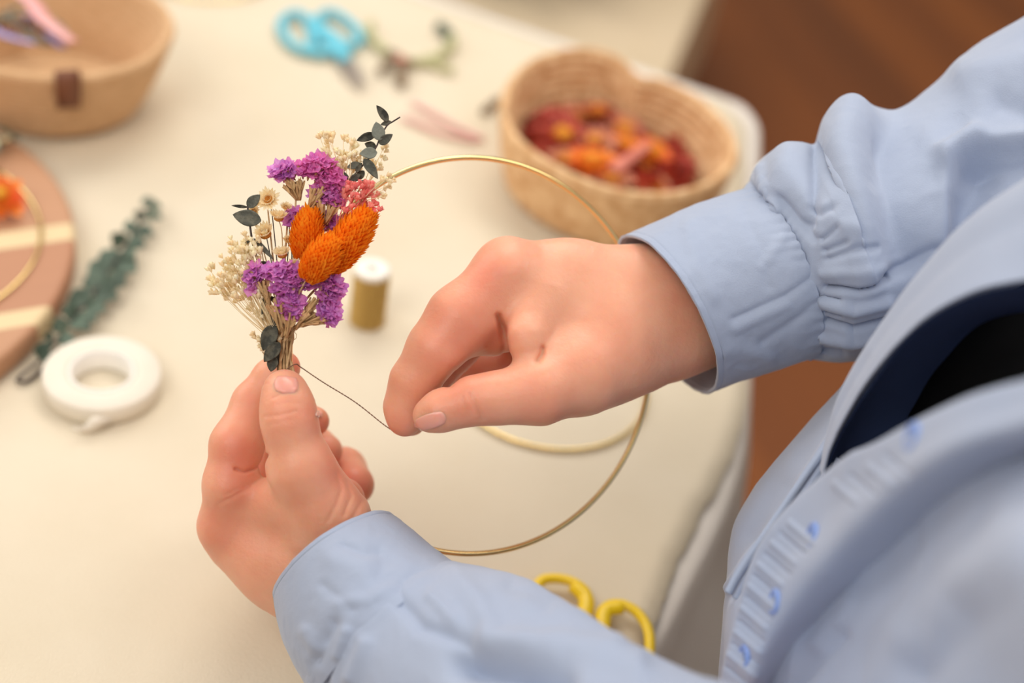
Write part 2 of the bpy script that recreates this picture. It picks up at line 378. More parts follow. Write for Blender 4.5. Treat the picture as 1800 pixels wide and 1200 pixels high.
# potted plant with dark leaves on the cabinet
pp = T(905, -60, ZC); 
pl = thing('potted_plant', (pp[0], pp[1], ZC-0.004), 'dark green leafy potted plant on the low beige cabinet at the top of the photo', 'plant')
mk('pot', *latheVF([(1e-4, 0), (.045, 0), (.05, .01), (.062, .09), (.066, .1), (.06, .1), (.055, .085), (1e-4, .083)], (pp[0], pp[1], ZC-0.0035)), M['dark_green'], pl)
rnd = random.Random(5)
for k in range(15):
    an = k*2.4; b0 = np.array([pp[0], pp[1], ZC+0.09]); ln = 0.11+0.07*rnd.random(); up_ = 0.2+0.8*rnd.random()
    t0 = b0+0.035*np.array([math.cos(an), math.sin(an), up_]); t1 = t0+ln*np.array([math.cos(an), math.sin(an)*.9, up_*0.5])
    o = solid(mk('leaf', *leafVF(t0, t1, 0.055, (0, 0, 1), .3, .25), M['dark_green' if k % 5 else 'green'], pl), .0012)
    if k % 5 == 0: o['label'] = 'pale green leaf'

# ------------------------------------------------------------------ tabletop things
ZT = TOP+0.0022
def on(x, y, h=0): return T(x, y, ZT+h)
def scale_at(x, y):
    """metres per pixel across the view at the table there"""
    return toC(T(x, y, ZT))[2]/FPX

def coil_basket(name, rim, base, h, ncoil, wall, m, label, cat, floor_h=0.006, nphi=150):
    """a coiled rope basket: rim / base are closed plan outlines"""
    c = np.array([base[:, 0].mean(), base[:, 1].mean(), ZT])
    o = thing(name, c, label, cat)
    rim = cr(rim, nphi, True); base = cr(base, nphi, True); rings = []; uv = []
    def ring(s, z, off, v):
        p = base+(rim-base)*(s**0.8); cc = p.mean(0); d = p-cc; ln = np.linalg.norm(d, axis=1)[:, None]
        p = p+d/ln*off
        wob = 0.0006*vnoise(np.c_[p*60, np.full(nphi, z*60)], 1, 2)
        rings.append(np.c_[p, c[2]+z+wob]); uv.append(np.c_[np.arange(nphi)/nphi, np.full(nphi, v)])
    ring(0, 0.0003, -0.03, 0); ring(0, 0.0, -0.004, .02)
    for k in range(ncoil*6+1):
        t = k/(ncoil*6); b_ = abs(math.sin(math.pi*t*ncoil)); ring(t, 0.002+t*h, wall*0.32*b_, t)
    for a_ in np.linspace(0, math.pi, 7)[1:-1]: ring(1, 0.002+h+wall*0.5*math.sin(a_), -wall*(1-math.cos(a_))*0.5, 1+.03*a_)
    for k in range(ncoil*6+1):
        t = 1-k/(ncoil*6); b_ = abs(math.sin(math.pi*t*ncoil)); ring(t, max(floor_h, 0.002+t*h), -wall-wall*0.32*b_, t+.5)
    V = np.concatenate(rings); F = [tuple(f) for f in gridF(len(rings), nphi, True)]
    mk('coiled_wall', V, F, m, o, uv=np.concatenate(uv))
    # coiled floor
    fr = []; fu = []
    for k in range(40):
        s = 1-k/39.5; p = c[:2]+(base-c[:2])*s*0.985
        fr.append(np.c_[p, np.full(nphi, c[2]+floor_h+0.0012*abs(math.sin(k*0.9)))]); fu.append(np.c_[np.arange(nphi)/nphi, np.full(nphi, s)])
    mk('basket_floor', np.concatenate(fr), [tuple(f) for f in gridF(40, nphi, True)], m, o, uv=np.concatenate(fu))
    return o, rim
# heart shaped basket
HB = 0.054
rimpx = [(880, 205), (884, 168), (905, 132), (948, 104), (1000, 92), (1052, 94), (1092, 112), (1124, 140), (1160, 146), (1212, 168), (1256, 202), (1284, 236),
         (1296, 272), (1284, 306), (1244, 334), (1190, 350), (1130, 352), (1060, 340), (990, 312), (930, 276), (894, 240)]
rimW = np.array([T(x, y, ZT+HB)[:2] for x, y in rimpx])
cc = rimW.mean(0); baseW = cc+(rimW-cc)*0.86+np.array([0.000, 0.002])
hb, _ = coil_basket('heart_basket', rimW, baseW, HB, 8, 0.0055, M['rope'], 'heart-shaped coiled seagrass basket full of dried red flower heads', 'basket', 0.005)
hb.name = 'heart_shaped_basket'; ORG['heart_shaped_basket'] = ORG['heart_basket']

def petalsVF(mb, c, ax, r, np_, layers, rise, rng, wfac=0.5, tint=None, m=3):
    u, v = frame(np.array(ax, float)); ax = np.array(ax, float)/np.linalg.norm(ax)
    for l in range(layers):
        for k in range(np_):
            an = 2*math.pi*(k+0.5*l)/np_+rng.uniform(-.1, .1); f = 1-l*0.22
            d = math.cos(an)*u+math.sin(an)*v; rr = r*f*rng.uniform(.88, 1.08); up_ = rise+0.35*l
            b0 = c+d*r*0.15+ax*r*0.05; tp = c+d*rr*math.cos(up_)+ax*rr*math.sin(up_)
            V, F = leafVF(b0, tp, r*wfac, ax-d*0.3, .35, -.12, 6, m, round_=.6)
            mb.add(V, F, rng.random() if tint is None else tint)
rng = random.Random(11)
protos = {}
def strawflower(pm, cm, seed):
    """dried everlasting: papery petal layers round a domed centre, 1 cm radius, facing up"""
    rg = random.Random(seed)
    o = bpy.data.objects.new('dried_flower', None); o.empty_display_size = .01; col.objects.link(o); ORG[o.name] = np.zeros(3)
    mb = MB(); petalsVF(mb, np.zeros(3), (0, 0, 1), 0.0115, 11, 4, 0.18, rg, .45); a_ = mb.build('petals', M[pm], o)
    mb = MB(); mb.add(*ballVF((0, 0, .0022), .0048, 14, 9, el=.55)); b_ = mb.build('flower_centre', M[cm], o)
    mb = MB(); mb.add(*latheVF([(1e-5, -.004), (.003, -.0035), (.005, -.001), (.0058, .001)], (0, 0, 0), 12)); c_ = mb.build('base_bracts', M[pm], o)
    return o, [a_, b_, c_]
KIND = {'red': ('red_petal', 'gold_mid'), 'orange': ('orange_petal', 'gold_mid'), 'rose': ('pink_petal', 'daisy_mid'), 'dark': ('red_petal', 'red_petal')}
def copy_tree(o, parts, first):
    if first: return o
    r = o.copy(); col.objects.link(r)
    for p in parts:
        q = p.copy(); col.objects.link(q); q.parent = r
    return r
FL = [  # px, py, height, kind, size, tilt, label
 (990, 242, .026, 'red', 1.35, 'dark red dried flower with golden centre, left side of the heart basket'),
 (1050, 204, .022, 'red', 1.3, 'red dried flower with bright golden centre farthest back in the heart basket'),
 (1041, 290, .030, 'orange', 1.45, 'bright orange dried flower with yellow centre at the front of the heart basket'),
 (1147, 272, .026, 'orange', 1.15, 'vivid orange-red dried flower right of the pink stem in the heart basket'),
 (1045, 254, .026, 'rose', 1.3, 'pale rose-brown dried flower in the middle of the heart basket'),
 (1096, 232, .020, 'rose', 1.35, 'faded pink dried flower at the back right of the heap in the heart basket'),
 (1096, 258, .022, 'orange', 0.95, 'small orange dried flower beside the upper end of the pink stem'),
 (990, 284, .026, 'rose', 1.0, 'salmon-coloured dried flower near the front left rim of the heart basket'),
 (1076, 318, .028, 'rose', 1.15, 'peach-brown dried flower against the front rim of the heart basket'),
 (968, 214, .022, 'dark', 1.3, None), (945, 240, .020, 'dark', 1.2, None), (1018, 212, .018, 'rose', 1.2, 'dusty pink dried flower left of the farthest red one'),
 (958, 262, .022, 'dark', 1.2, None), (1120, 246, .016, 'dark', 1.1, None), (1130, 320, .024, 'dark', 1.3, None), (1170, 302, .024, 'dark', 1.3, None),
 (1178, 270, .018, 'dark', 1.1, None), (1196, 310, .020, 'dark', 1.25, None), (1015, 262, .020, 'dark', 1.2, None), (1110, 300, .022, 'dark', 1.2, None),
 (1072, 232, .016, 'dark', 1.1, None), (1150, 330, .020, 'rose', 1.1, 'brown-pink dried flower at the front right of the heap in the heart basket'), (1190, 332, .014, 'dark', 1.1, None), (1206, 290, .014, 'dark', 1.1, None),
 (930, 222, .014, 'dark', 1.1, None), (1076, 276, .018, 'dark', 1.2, None), (996, 200, .012, 'dark', 1.1, None), (1140, 300, .016, 'red', 1.1, 'red dried flower half hidden below the vivid orange-red one'),
 (1020, 305, .018, 'dark', 1.1, None), (1160, 240, .012, 'rose', 1.0, 'small pale dried flower by the back right wall of the heart basket')]
for k, (x, y, h, kd, sz, lb) in enumerate(FL):
    first = kd not in protos
    if first: protos[kd] = strawflower(*KIND[kd], k)
    o = copy_tree(*protos[kd], first)
    p = T(x, y, ZT+h); o.location = tuple(p)
    tl = 0.25 if lb else 0.8
    o.rotation_euler = (0.25+rng.uniform(-tl, tl), rng.uniform(-tl, tl), rng.uniform(0, 6)); o.scale = (sz*1.3,)*3
    props(o, lb or 'dark wine-red dried flower head lying among the heap in the heart basket', 'dried flower', 'dried flower heads heaped in the heart-shaped basket')
# filler beneath: loose dry petals nobody could count
rg = random.Random(2); mb = MB()
for k in range(420):
    x, y = rg.uniform(915, 1215), rg.uniform(190, 345)
    if ((x-1065)/150)**2+((y-(268+0.30*(x-1065)))/62)**2 > 1: continue
    p = T(x, y, ZT+0.012+rg.uniform(-.003, .005)); d = np.array([rg.uniform(-1, 1), rg.uniform(-1, 1), rg.uniform(-.3, .5)])
    mb.add(*leafVF(p, p+d*.011, .007, (0, 0, 1), .3, .2, 5, 3), tint=rg.random())
props(mb.build('loose_petals', M['red_petal'], smooth=True), 'loose crumbled wine-red petals at the bottom of the heart basket', 'petals', kind='stuff')
pk = [T(x, y, ZT+h) for x, y, h in ((1078, 300, .036), (1098, 285, .038), (1120, 268, .036), (1142, 252, .032))]
props(mk('pink_stem', *tubeVF(cr(pk, 16), np.linspace(.0058, .0036, 16), 10, flat=.6), M['pink_petal']), 'thick dusty pink dried stem lying across the flowers in the heart basket', 'dried stem')

# round basket at the top left
HL = 0.058
cx, cy = T(92, 42, ZT+HL)[:2]; 
sR = 0.083
rimL = np.array([(cx+sR*math.cos(t), cy+sR*math.sin(t)) for t in np.arange(24)*math.pi/12])
baseL = np.array([(cx+0.70*sR*math.cos(t), cy+0.70*sR*math.sin(t)) for t in np.arange(24)*math.pi/12])
lb_, _ = coil_basket('round_basket', rimL, baseL, HL, 12, 0.005, M['rope2'], 'round beige rope basket holding ribbons at the top left of the table', 'basket')
tg0 = T(104, 94, ZT+HL-.003); ang = math.atan2(tg0[1]-cy, tg0[0]-cx)
tagp = []
for z, off in ((HL+.006, -.004), (HL+.008, -.001), (HL+.005, .003), (HL-.004, .003), (HL-.014, .0005), (HL-.020, -.002)):
    for s in (-1, 1):
        rr = sR+off; a_ = ang+s*.095; tagp.append((cx+rr*math.cos(a_), cy+rr*math.sin(a_), ZT+z))
lt = solid(mk('leather_tag', tagp, [(2*i, 2*i+1, 2*i+3, 2*i+2) for i in range(5)], M['leather'], lb_), .002, 0)
lt['label'] = 'folded dark brown leather tag'
def strip(name, pts, wd, m, label, cat='ribbon', group=None, th=.001):
    q = cr([T(x, y, ZT+h) for x, y, h in pts], 24); V = []
    for k in range(24):
        t = q[min(k+1, 23)]-q[max(k-1, 0)]; s = np.cross(t, (0, .3, 1)); s /= np.linalg.norm(s); V += [q[k]-s*wd/2, q[k]+s*wd/2]
    o = mk(name, V, [tuple(f) for f in gridF(24, 2)], m); solid(o, th, 0)
    return props(o, label, cat, group)
strip('ribbon', [(36, -12, .066), (58, 6, .070), (74, 30, .072), (100, 52, .072), (128, 74, .068)], .012, M['pink_paper'], 'pink ribbon lying highest in the round basket', group='ribbons in the round basket')
strip('ribbon', [(-20, 48, .066), (10, 62, .068), (34, 70, .068), (60, 76, .066)], .010, M['lilac'], 'lilac ribbon along the front rim of the round basket', group='ribbons in the round basket')
strip('ribbon', [(48, 26, .060), (70, 46, .062), (92, 66, .066), (112, 84, .064)], .007, M['lilac'], 'narrow lilac ribbon tucked below the pink ribbon in the round basket', group='ribbons in the round basket')
strip('ribbon', [(8, 24, .056), (32, 42, .058), (56, 62, .062), (86, 80, .064)], .010, M['grey_green'], 'dark grey-green ribbon crossing the round basket', group='ribbons in the round basket')
strip('ribbon', [(2, 40, .052), (30, 12, .054), (62, 22, .056), (100, 40, .058), (118, 62, .062)], .005, M['grey_green'], 'thin looped olive ribbon in the round basket', group='ribbons in the round basket')
strip('ribbon', [(20, 60, .058), (40, 40, .062), (62, 34, .064), (78, 56, .066)], .006, M['leather'], 'short brown ribbon between the lilac and pink ribbons in the round basket', group='ribbons in the round basket')
strip('ribbon', [(-60, 70, .030), (-20, 40, .034), (30, 30, .034), (80, 50, .034)], .012, M['grey_green'], 'wide olive ribbon lying deep in the round basket', group='ribbons in the round basket')

# wooden board with stripes
b0 = T(-62, 448, ZT+.014); bR = 0.0
pr = T(131, 420, ZT+.014); bR = 0.070
# radius from three rim points seen in the photo
def circ3(a, b, c):
    A = np.array([[2*(b[0]-a[0]), 2*(b[1]-a[1])], [2*(c[0]-a[0]), 2*(c[1]-a[1])]]); B = np.array([b@b-a@a, c@c-a@a]); o = np.linalg.solve(A, B); return o, np.linalg.norm(a-o)
bc, bR = circ3(T(20, 240, ZT+.016)[:2], T(132, 400, ZT+.016)[:2], T(10, 622, ZT+.016)[:2])
0 and print('board', bc, bR)
bm = bpy.data.materials.new('striped_wood'); bm.use_nodes = True; N = bm.node_tree.nodes; L = bm.node_tree.links
b = N['Principled BSDF']; b.inputs['Roughness'].default_value = 0.55
t_ = N.new('ShaderNodeTexCoord'); mp = N.new('ShaderNodeMapping'); L.new(t_.outputs['Object'], mp.inputs[0])
s1 = T(0, 415, ZT); s2 = T(120, 398, ZT); an = math.atan2(*(s2-s1)[:2][::-1]); mp.inputs['Rotation'].default_value = (0, 0, -an)
sx = N.new('ShaderNodeSeparateXYZ'); L.new(mp.outputs[0], sx.inputs[0])
ca, sa = math.cos(-an), math.sin(-an)
def vy(x, y): p = T(x, y, ZT+.016)[:2]-bc; return sa*p[0]+ca*p[1]
stops = [vy(x, y) for x, y in ((20, 606), (30, 575), (50, 545), (110, 425), (120, 392))]
mrg = N.new('ShaderNodeMapRange'); mrg.inputs[1].default_value = -bR; mrg.inputs[2].default_value = bR; L.new(sx.outputs['Y'], mrg.inputs[0]); RAMP_IN = mrg.outputs[0]
rr = N.new('ShaderNodeValToRGB'); L.new(RAMP_IN, rr.inputs[0]); rr.color_ramp.interpolation = 'CONSTANT'; el = rr.color_ramp.elements
LG, DK, MD = srgb(228, 204, 160), srgb(184, 132, 100), srgb(192, 144, 110)
seq = [(0, MD), ((stops[1]+bR)/(2*bR), LG), ((stops[2]+bR)/(2*bR), DK), ((stops[3]+bR)/(2*bR), LG), ((stops[4]+bR)/(2*bR), MD), (0.8, srgb(226, 182, 140))]
0 and print('stripes', [round(s[0], 3) for s in seq])
for k, (p_, c_) in enumerate(seq):
    e = el[k] if k < 2 else el.new(p_); e.position = p_; e.color = c_
nz = N.new('ShaderNodeTexNoise'); nz.inputs['Scale'].default_value = 60; mp2 = N.new('ShaderNodeMapping'); mp2.inputs['Scale'].default_value = (.12, 1.6, 1)
L.new(mp.outputs[0], mp2.inputs[0]); L.new(mp2.outputs[0], nz.inputs[0])
mx = N.new('ShaderNodeMix'); mx.data_type = 'RGBA'; mx.blend_type = 'MULTIPLY'; mx.inputs['Factor'].default_value = .35
L.new(rr.outputs[0], mx.inputs['A']); L.new(nz.outputs['Fac'], mx.inputs['B']); 
g2 = N.new('ShaderNodeMix'); g2.data_type = 'RGBA'; g2.inputs['Factor'].default_value = .75; L.new(mx.outputs['Result'], g2.inputs['A']); L.new(rr.outputs[0], g2.inputs['B'])
L.new(g2.outputs['Result'], b.inputs['Base Color'])
prof = [(1e-4, 0), (bR-.004, 0), (bR, .003), (bR, .0125), (bR-.0015, .0155), (bR-.004, .016), (bR*.5, .016), (1e-4, .016)]
bd = mk('wooden_board', *latheVF(prof, (bc[0], bc[1], ZT), 96), bm, loc=(bc[0], bc[1], ZT))
props(bd, 'round wooden board with light and reddish stripes at the left of the table', 'board')
ZB = ZT+.016
def ring_obj(c, r, rad, z, label, mname='gold', name='metal_hoop', nrm=None):
    t = np.arange(120)*2*math.pi/120; pts = np.c_[c[0]+r*np.cos(t), c[1]+r*np.sin(t), np.full(120, z)]
    return props(mk(name, *tubeVF(pts, rad, 10, True), M[mname]), label, 'hoop')
hc, hr = circ3(T(10, 312, ZB)[:2], T(72, 400, ZB)[:2], T(8, 520, ZB)[:2])
0 and print('board hoop', hc, hr)
ring_obj(hc, hr, .00125, ZB+.0013, 'thin gold metal hoop lying on the striped wooden board')
sc = scale_at(985, 790)
kc, kr = circ3(T(860, 757, ZT)[:2], T(985, 793, ZT)[:2], T(1122, 742, ZT)[:2])
0 and print('table hoop', kc, kr)
ring_obj(kc, kr, .00125, ZT+.0013, 'thin gold metal hoop lying flat on the linen cloth below the right hand')
fc, fr2 = circ3(T(300, 8, ZT)[:2], T(400, 18, ZT)[:2], T(424, 45, ZT)[:2])
ring_obj(T(340, -30, ZT)[:2]+[0, .03], .062, .0011, ZT+.0012, 'pale thin wire hoop near the round basket, mostly above the top of the photo', 'gold', 'wire_hoop')
# flowers on the board, cut by the left edge
bp_ = T(-4, 345, ZB+.012)
bf = thing('orange_dried_flower', (bp_[0], bp_[1], ZB), 'orange-red dried flower lying on the striped board at the left edge of the photo', 'dried flower')
mb = MB(); petalsVF(mb, bp_+[0, 0, -.002], (.3, -.3, 1), .019, 12, 4, .15, random.Random(4), .5); mb.build('petals', M['orange_petal'], bf)
mb = MB(); mb.add(*ballVF(bp_+[.001, -.001, .002], .006, 12, 8)); mb.build('flower_centre', M['gold_mid'], bf)
g0 = T(-20, 258, ZB+.004)
gs = thing('green_sprig', (g0[0], g0[1], ZB), 'small grey-green sprig on the upper edge of the striped board', 'sprig')
rg = random.Random(8)
st = cr([T(-60, 300, ZB+.003), T(-20, 268, ZB+.008), T(22, 240, ZB+.004)], 12); mk('stem', *tubeVF(st, .0009, 6), M['dark_stem'], gs)
for k in range(14):
    b_ = st[(k*5) % 12]; d = np.array([rg.uniform(-1, 1), rg.uniform(-1, 1), rg.uniform(0, .7)]); d /= np.linalg.norm(d)
    solid(mk('leaf', *leafVF(b_, b_+d*.012, .008, (0, 0, 1), .2, .15), M['euc_table' if k % 3 else 'cream_bud'], gs), .0003)

# eucalyptus branch lying on the cloth
eu = thing('eucalyptus_branch', T(150, 530, ZT), 'grey-green eucalyptus branch lying between the wooden board and the tape roll', 'branch')
sp_ = cr([T(32, 664, ZT+.003), T(70, 632, ZT+.004), T(120, 572, ZT+.006), T(180, 492, ZT+.007), T(225, 425, ZT+.007), T(262, 360, ZT+.006)], 40)
mk('stem', *tubeVF(sp_, np.linspace(.0011, .0007, 40), 6), M['dark_stem'], eu)
ex = cr([T(100, 612, ZT+.002), T(80, 640, ZT+.002), T(48, 670, ZT+.0014), (T(28, 668, ZT+.0014))], 12); mk('stem', *tubeVF(ex, .0011, 6), M['dark_stem'], eu)
LV = [(66, 628, 88, 600, 20), (74, 636, 100, 622, 18), (92, 600, 78, 588, 18), (104, 592, 132, 604, 20), (108, 584, 100, 556, 20), (128, 562, 158, 580, 26),
      (134, 556, 108, 540, 24), (150, 540, 130, 508, 36), (152, 538, 186, 545, 30), (166, 516, 208, 522, 30), (172, 508, 160, 476, 30), (186, 486, 160, 458, 34),
      (190, 482, 216, 505, 36), (200, 462, 178, 440, 30), (204, 458, 240, 478, 34), (218, 430, 196, 410, 24), (222, 428, 258, 430, 24), (232, 410, 226, 385, 18),
      (240, 402, 270, 414, 20), (248, 385, 236, 372, 16), (252, 378, 286, 384, 18), (262, 362, 256, 345, 16), (262, 360, 284, 366, 14), (82, 616, 60, 612, 16), (118, 578, 96, 566, 20),
      (142, 548, 168, 566, 26), (180, 496, 206, 508, 26), (212, 444, 238, 452, 22)]
for k, (x0, y0, x1, y1, wd) in enumerate(LV):
    z0 = ZT+.006; rg = random.Random(k); s = scale_at(x0, y0)
    a0 = T(x0, y0, z0); a1 = T(x1, y1, z0+rg.uniform(.0, .010))
    solid(mk('leaf', *leafVF(a0, a1, wd*s*1.35, (rg.uniform(-.5, .5), -.5, 1), .2, .15), M['euc_table'], eu), .0004)

# roll of tape
tp = T(178, 648, ZT); 
tcx, trr = circ3(T(74, 668, ZT+.012)[:2], T(283, 645, ZT+.012)[:2], T(180, 720, ZT+.012)[:2]); 0 and print('tape', tcx, trr)
ri = trr*0.57
tr = thing('tape_roll', (tcx[0], tcx[1], ZT), 'roll of white floral tape lying flat in front of the eucalyptus branch', 'tape')
pf = [(ri, .0), (trr-.001, .0), (trr, .001), (trr, .011), (trr-.001, .012), (ri+.0045, .012), (ri+.004, .0122), (ri, .0122), (ri, 0)]
mk('wound_tape', *latheVF(pf, (tcx[0], tcx[1], ZT), 72), M['tape'], tr)
mk('core', *latheVF([(ri-.002, 0), (ri, 0), (ri, .0126), (ri-.002, .0126), (ri-.002, 0)], (tcx[0], tcx[1], ZT), 60), M['cardinal'], tr)
e_ = [T(205, 716, ZT+.006), T(190, 735, ZT+.005), T(165, 752, ZT+.004), T(140, 764, ZT+.001)]
q = cr(e_, 16); V = []
for k, p in enumerate(q): V += [p+np.array([-.004, -.002, .004+.0015*math.sin(k)]), p+np.array([.003, .001, -.0005 if k < 4 else 0])]
solid(mk('loose_end', V, [tuple(f) for f in gridF(16, 2)], M['tape'], tr), .0004, 0)

# spool of gold wire
sb = T(645, 562, ZT); 
spo = thing('wire_spool', (sb[0], sb[1], ZT), 'white spool wound with gold wire standing behind the orange flowers', 'spool')
hS, rS = .0385, .0113
prof = [(1e-4, 0), (rS-.001, 0), (rS, .0006), (rS, .0018)]; uvp = []
nS = 90
for k in range(nS): prof.append((rS-.0006+.0004*math.sin(k*1.4)+.0003*math.sin(k*.43), .002+(hS-.0045)*k/(nS-1)))
prof += [(rS-.002, hS-.002)]
V, F = latheVF(prof, sb, 40); uv = np.array([[ (i % 40)/40, (i//40)/len(prof)] for i in range(len(V))])
uv[:, 1] += 0.06*np.sin(uv[:, 0]*2*math.pi)
mk('wound_wire', V, F, M['wire'], spo, uv=uv)
mk('end_cap', *latheVF([(.0025, hS-.006), (.0025, hS+.001), (.003, hS+.0018), (rS-.0012, hS+.0018), (rS-.0004, hS+.001), (rS-.0004, hS-.0018), (.0025, hS-.0018)], sb, 40), M['cardinal'], spo)
mk('core', *latheVF([(1e-4, hS-.0065), (.0025, hS-.006), (.0025, hS-.002)], sb, 20), M['green'], spo)

# scissors --------------------------------------------------------------
def tri(pts, z, rad, nu=10, flat=1.0, closed=False, n=40):
    q = cr([T(x, y, z) for x, y in pts], n, closed); return tubeVF(q, rad, nu, closed, True, flat)
def blade(name, pts, z, th, parent):
    q = np.array([T(x, y, z) for x, y in pts]); n_ = len(q)
    V = np.concatenate([q-[0, 0, th/2], q+[0, 0, th/2]])
    F = [tuple(range(n_)), tuple(range(2*n_-1, n_-1, -1))]+[(i, (i+1) % n_, n_+(i+1) % n_, n_+i) for i in range(n_)]
    return bevel(mk(name, V, F, M['steel'], parent, smooth=False), .0003, 1)
bs = thing('scissors', T(560, 80, ZT), 'open-handled scissors with light blue handles beyond the bouquet', 'scissors')
zz = ZT+.005
def loop(px, rad, m, parent, name='handle', extra=None, label=None):
    mb = MB(); mb.add(*tri(px, zz, rad, 12, .8, True, 60))
    for e in (extra or []): mb.add(*tri(e[0], zz, e[1], 12, .7))
    o = mb.build(name, m, parent); return o
loop([(494, 40), (512, 24), (532, 26), (545, 44), (548, 70), (542, 88), (524, 84), (503, 66)], .0042, M['blue_plastic'], bs, extra=[([(540, 86), (560, 92), (578, 90), (596, 80)], .0052)])
loop([(556, 40), (572, 22), (592, 24), (618, 42), (632, 62), (628, 76), (604, 76), (580, 58)], .0042, M['blue_plastic'], bs, extra=[([(562, 42), (566, 60), (584, 78), (600, 94), (606, 108)], .0055), ([(600, 76), (606, 92), (607, 106)], .0048)])
blade('blade', [(598, 92), (612, 92), (630, 122), (640, 146), (636, 152), (614, 132), (600, 112)], ZT+.0052, .0016, bs)
blade('blade', [(578, 88), (592, 88), (616, 116), (630, 140), (634, 150), (606, 130)], ZT+.0030, .0016, bs)
mk('screw', *latheVF([(1e-4, .0075), (.0028, .0073), (.003, .006), (.003, .001)], T(600, 100, ZT), 14), M['steel'], bs)
zz = ZT+.005
ys = thing('scissors', T(1030, 1110, ZT), 'scissors with bright yellow handles partly covered by the left sleeve', 'scissors')
loop([(948, 1024), (968, 1016), (1000, 1020), (1026, 1036), (1034, 1056), (1026, 1084), (1016, 1100), (1000, 1120), (970, 1130), (940, 1100), (930, 1060)], .0028, M['yellow_plastic'], ys,
     extra=[([(1010, 1030), (1030, 1052), (1026, 1084), (1012, 1108)], .0042), ([(1012, 1108), (1000, 1150), (1000, 1190), (1010, 1240)], .0042)])
loop([(1058, 1080), (1070, 1064), (1094, 1062), (1120, 1076), (1138, 1104), (1142, 1140), (1132, 1180), (1100, 1200), (1064, 1180), (1052, 1130)], .0028, M['yellow_plastic'], ys,
     extra=[([(1090, 1066), (1064, 1074), (1058, 1104), (1052, 1150)], .0042), ([(1052, 1150), (1046, 1200), (1030, 1240)], .0042)])
blade('blade', [(1004, 1230), (1026, 1230), (1000, 1420), (980, 1440), (984, 1400)], ZT+.0040, .0016, ys)
blade('blade', [(1012, 1230), (1036, 1226), (1060, 1400), (1064, 1440), (1044, 1420)], ZT+.0060, .0016, ys)
mk('screw', *latheVF([(1e-4, .0085), (.0028, .0083), (.003, .007), (.003, .001)], T(1020, 1246, ZT), 14), M['steel'], ys)

# cuttings, paper slips and a twig
gc = thing('green_stem_cutting', T(720, 110, ZT), 'pale green stem cutting with curled twigs behind the blue scissors', 'cutting')
for pts, r_, m in (([(652, 40), (650, 60), (668, 82), (690, 98), (712, 106)], .0034, 'green'), ([(700, 108), (740, 108), (776, 96), (794, 78), (792, 58)], .0038, 'green'),
                   ([(744, 104), (770, 116), (798, 124)], .0030, 'green')):
    mk('stem', *tri(pts, ZT+.004, r_, 8), M[m], gc)
for pts, r_ in (([(792, 66), (782, 52), (770, 44)], .0042), ([(700, 96), (682, 106), (668, 126)], .0030), ([(700, 104), (704, 124), (706, 146)], .0042), ([(684, 92), (704, 104), (726, 112)], .0034)):
    o = mk('dry_tip', *tri(pts, ZT+.005, r_, 8), M['brown_cut'] if r_ != .0042 or pts[0][0] < 750 else M['euc_table'], gc)
mk('bud', *ballVF(T(704, 108, ZT+.006), .005, 12, 8), M['pink_petal'], gc)['label'] = 'small pinkish bud'
strip('paper_slip', [(725, 178, .001), (760, 198, .002), (800, 220, .002), (850, 244, .001)], .007, M['pink_paper'], 'upper pink paper slip pointing at the heart basket', 'paper slip', 'pink paper slips behind the hoop', .0004)
strip('paper_slip', [(708, 204, .001), (740, 216, .0025), (780, 232, .0025), (838, 246, .001)], .007, M['pink_paper'], 'lower, darker pink paper slip nearer the bouquet', 'paper slip', 'pink paper slips behind the hoop', .0004)
tw = mk('dry_twig', *tri([(850, 196), (862, 186), (876, 174)], ZT+.003, .0032, 8), M['brown_cut']); props(tw, 'short grey dry twig lying left of the heart basket', 'twig')
# ------------------------------------------------------------------ implicit surfaces for the body
def smin(a, b, k):
    if k <= 0: return np.minimum(a, b)
    h = np.maximum(k-np.abs(a-b), 0); return np.minimum(a, b)-h*h/(4*k)
def cap(p, a, b, ra, rb, flat=1.0):
    a, b = np.asarray(a, np.float32), np.asarray(b, np.float32)
    if flat != 1.0:
        c = (a+b)/2; s = np.array([1, 1, 1/flat], np.float32); p = c+(p-c)*s; a = c+(a-c)*s; b = c+(b-c)*s
    ba = b-a; pa = p-a; h = np.clip(pa@ba/(ba@ba), 0, 1)
    h2 = h
    return np.linalg.norm(pa-h[:, None]*ba, axis=1)-(ra+(rb-ra)*h2)
def chain(p, nodes, k=0.003, flat=1.0):
    d = None
    for (a, ra), (b, rb) in zip(nodes[:-1], nodes[1:]):
        c = cap(p, a, b, ra, rb, flat); d = c if d is None else smin(d, c, k)
    return d
def J(x, y, d, r):        # joint in camera-aligned metric space, radius given in pixels
    return (np.array([(x-900)/FPX*d, (y-600)/FPX*d, d], np.float32), r*d/FPX)
def C3(x, y, d): return J(x, y, d, 1)[0]
def ell(p, c, r):
    q = (p-np.asarray(c, np.float32))/np.asarray(r, np.float32); k = np.linalg.norm(q, axis=1); return (k-1)*min(r)
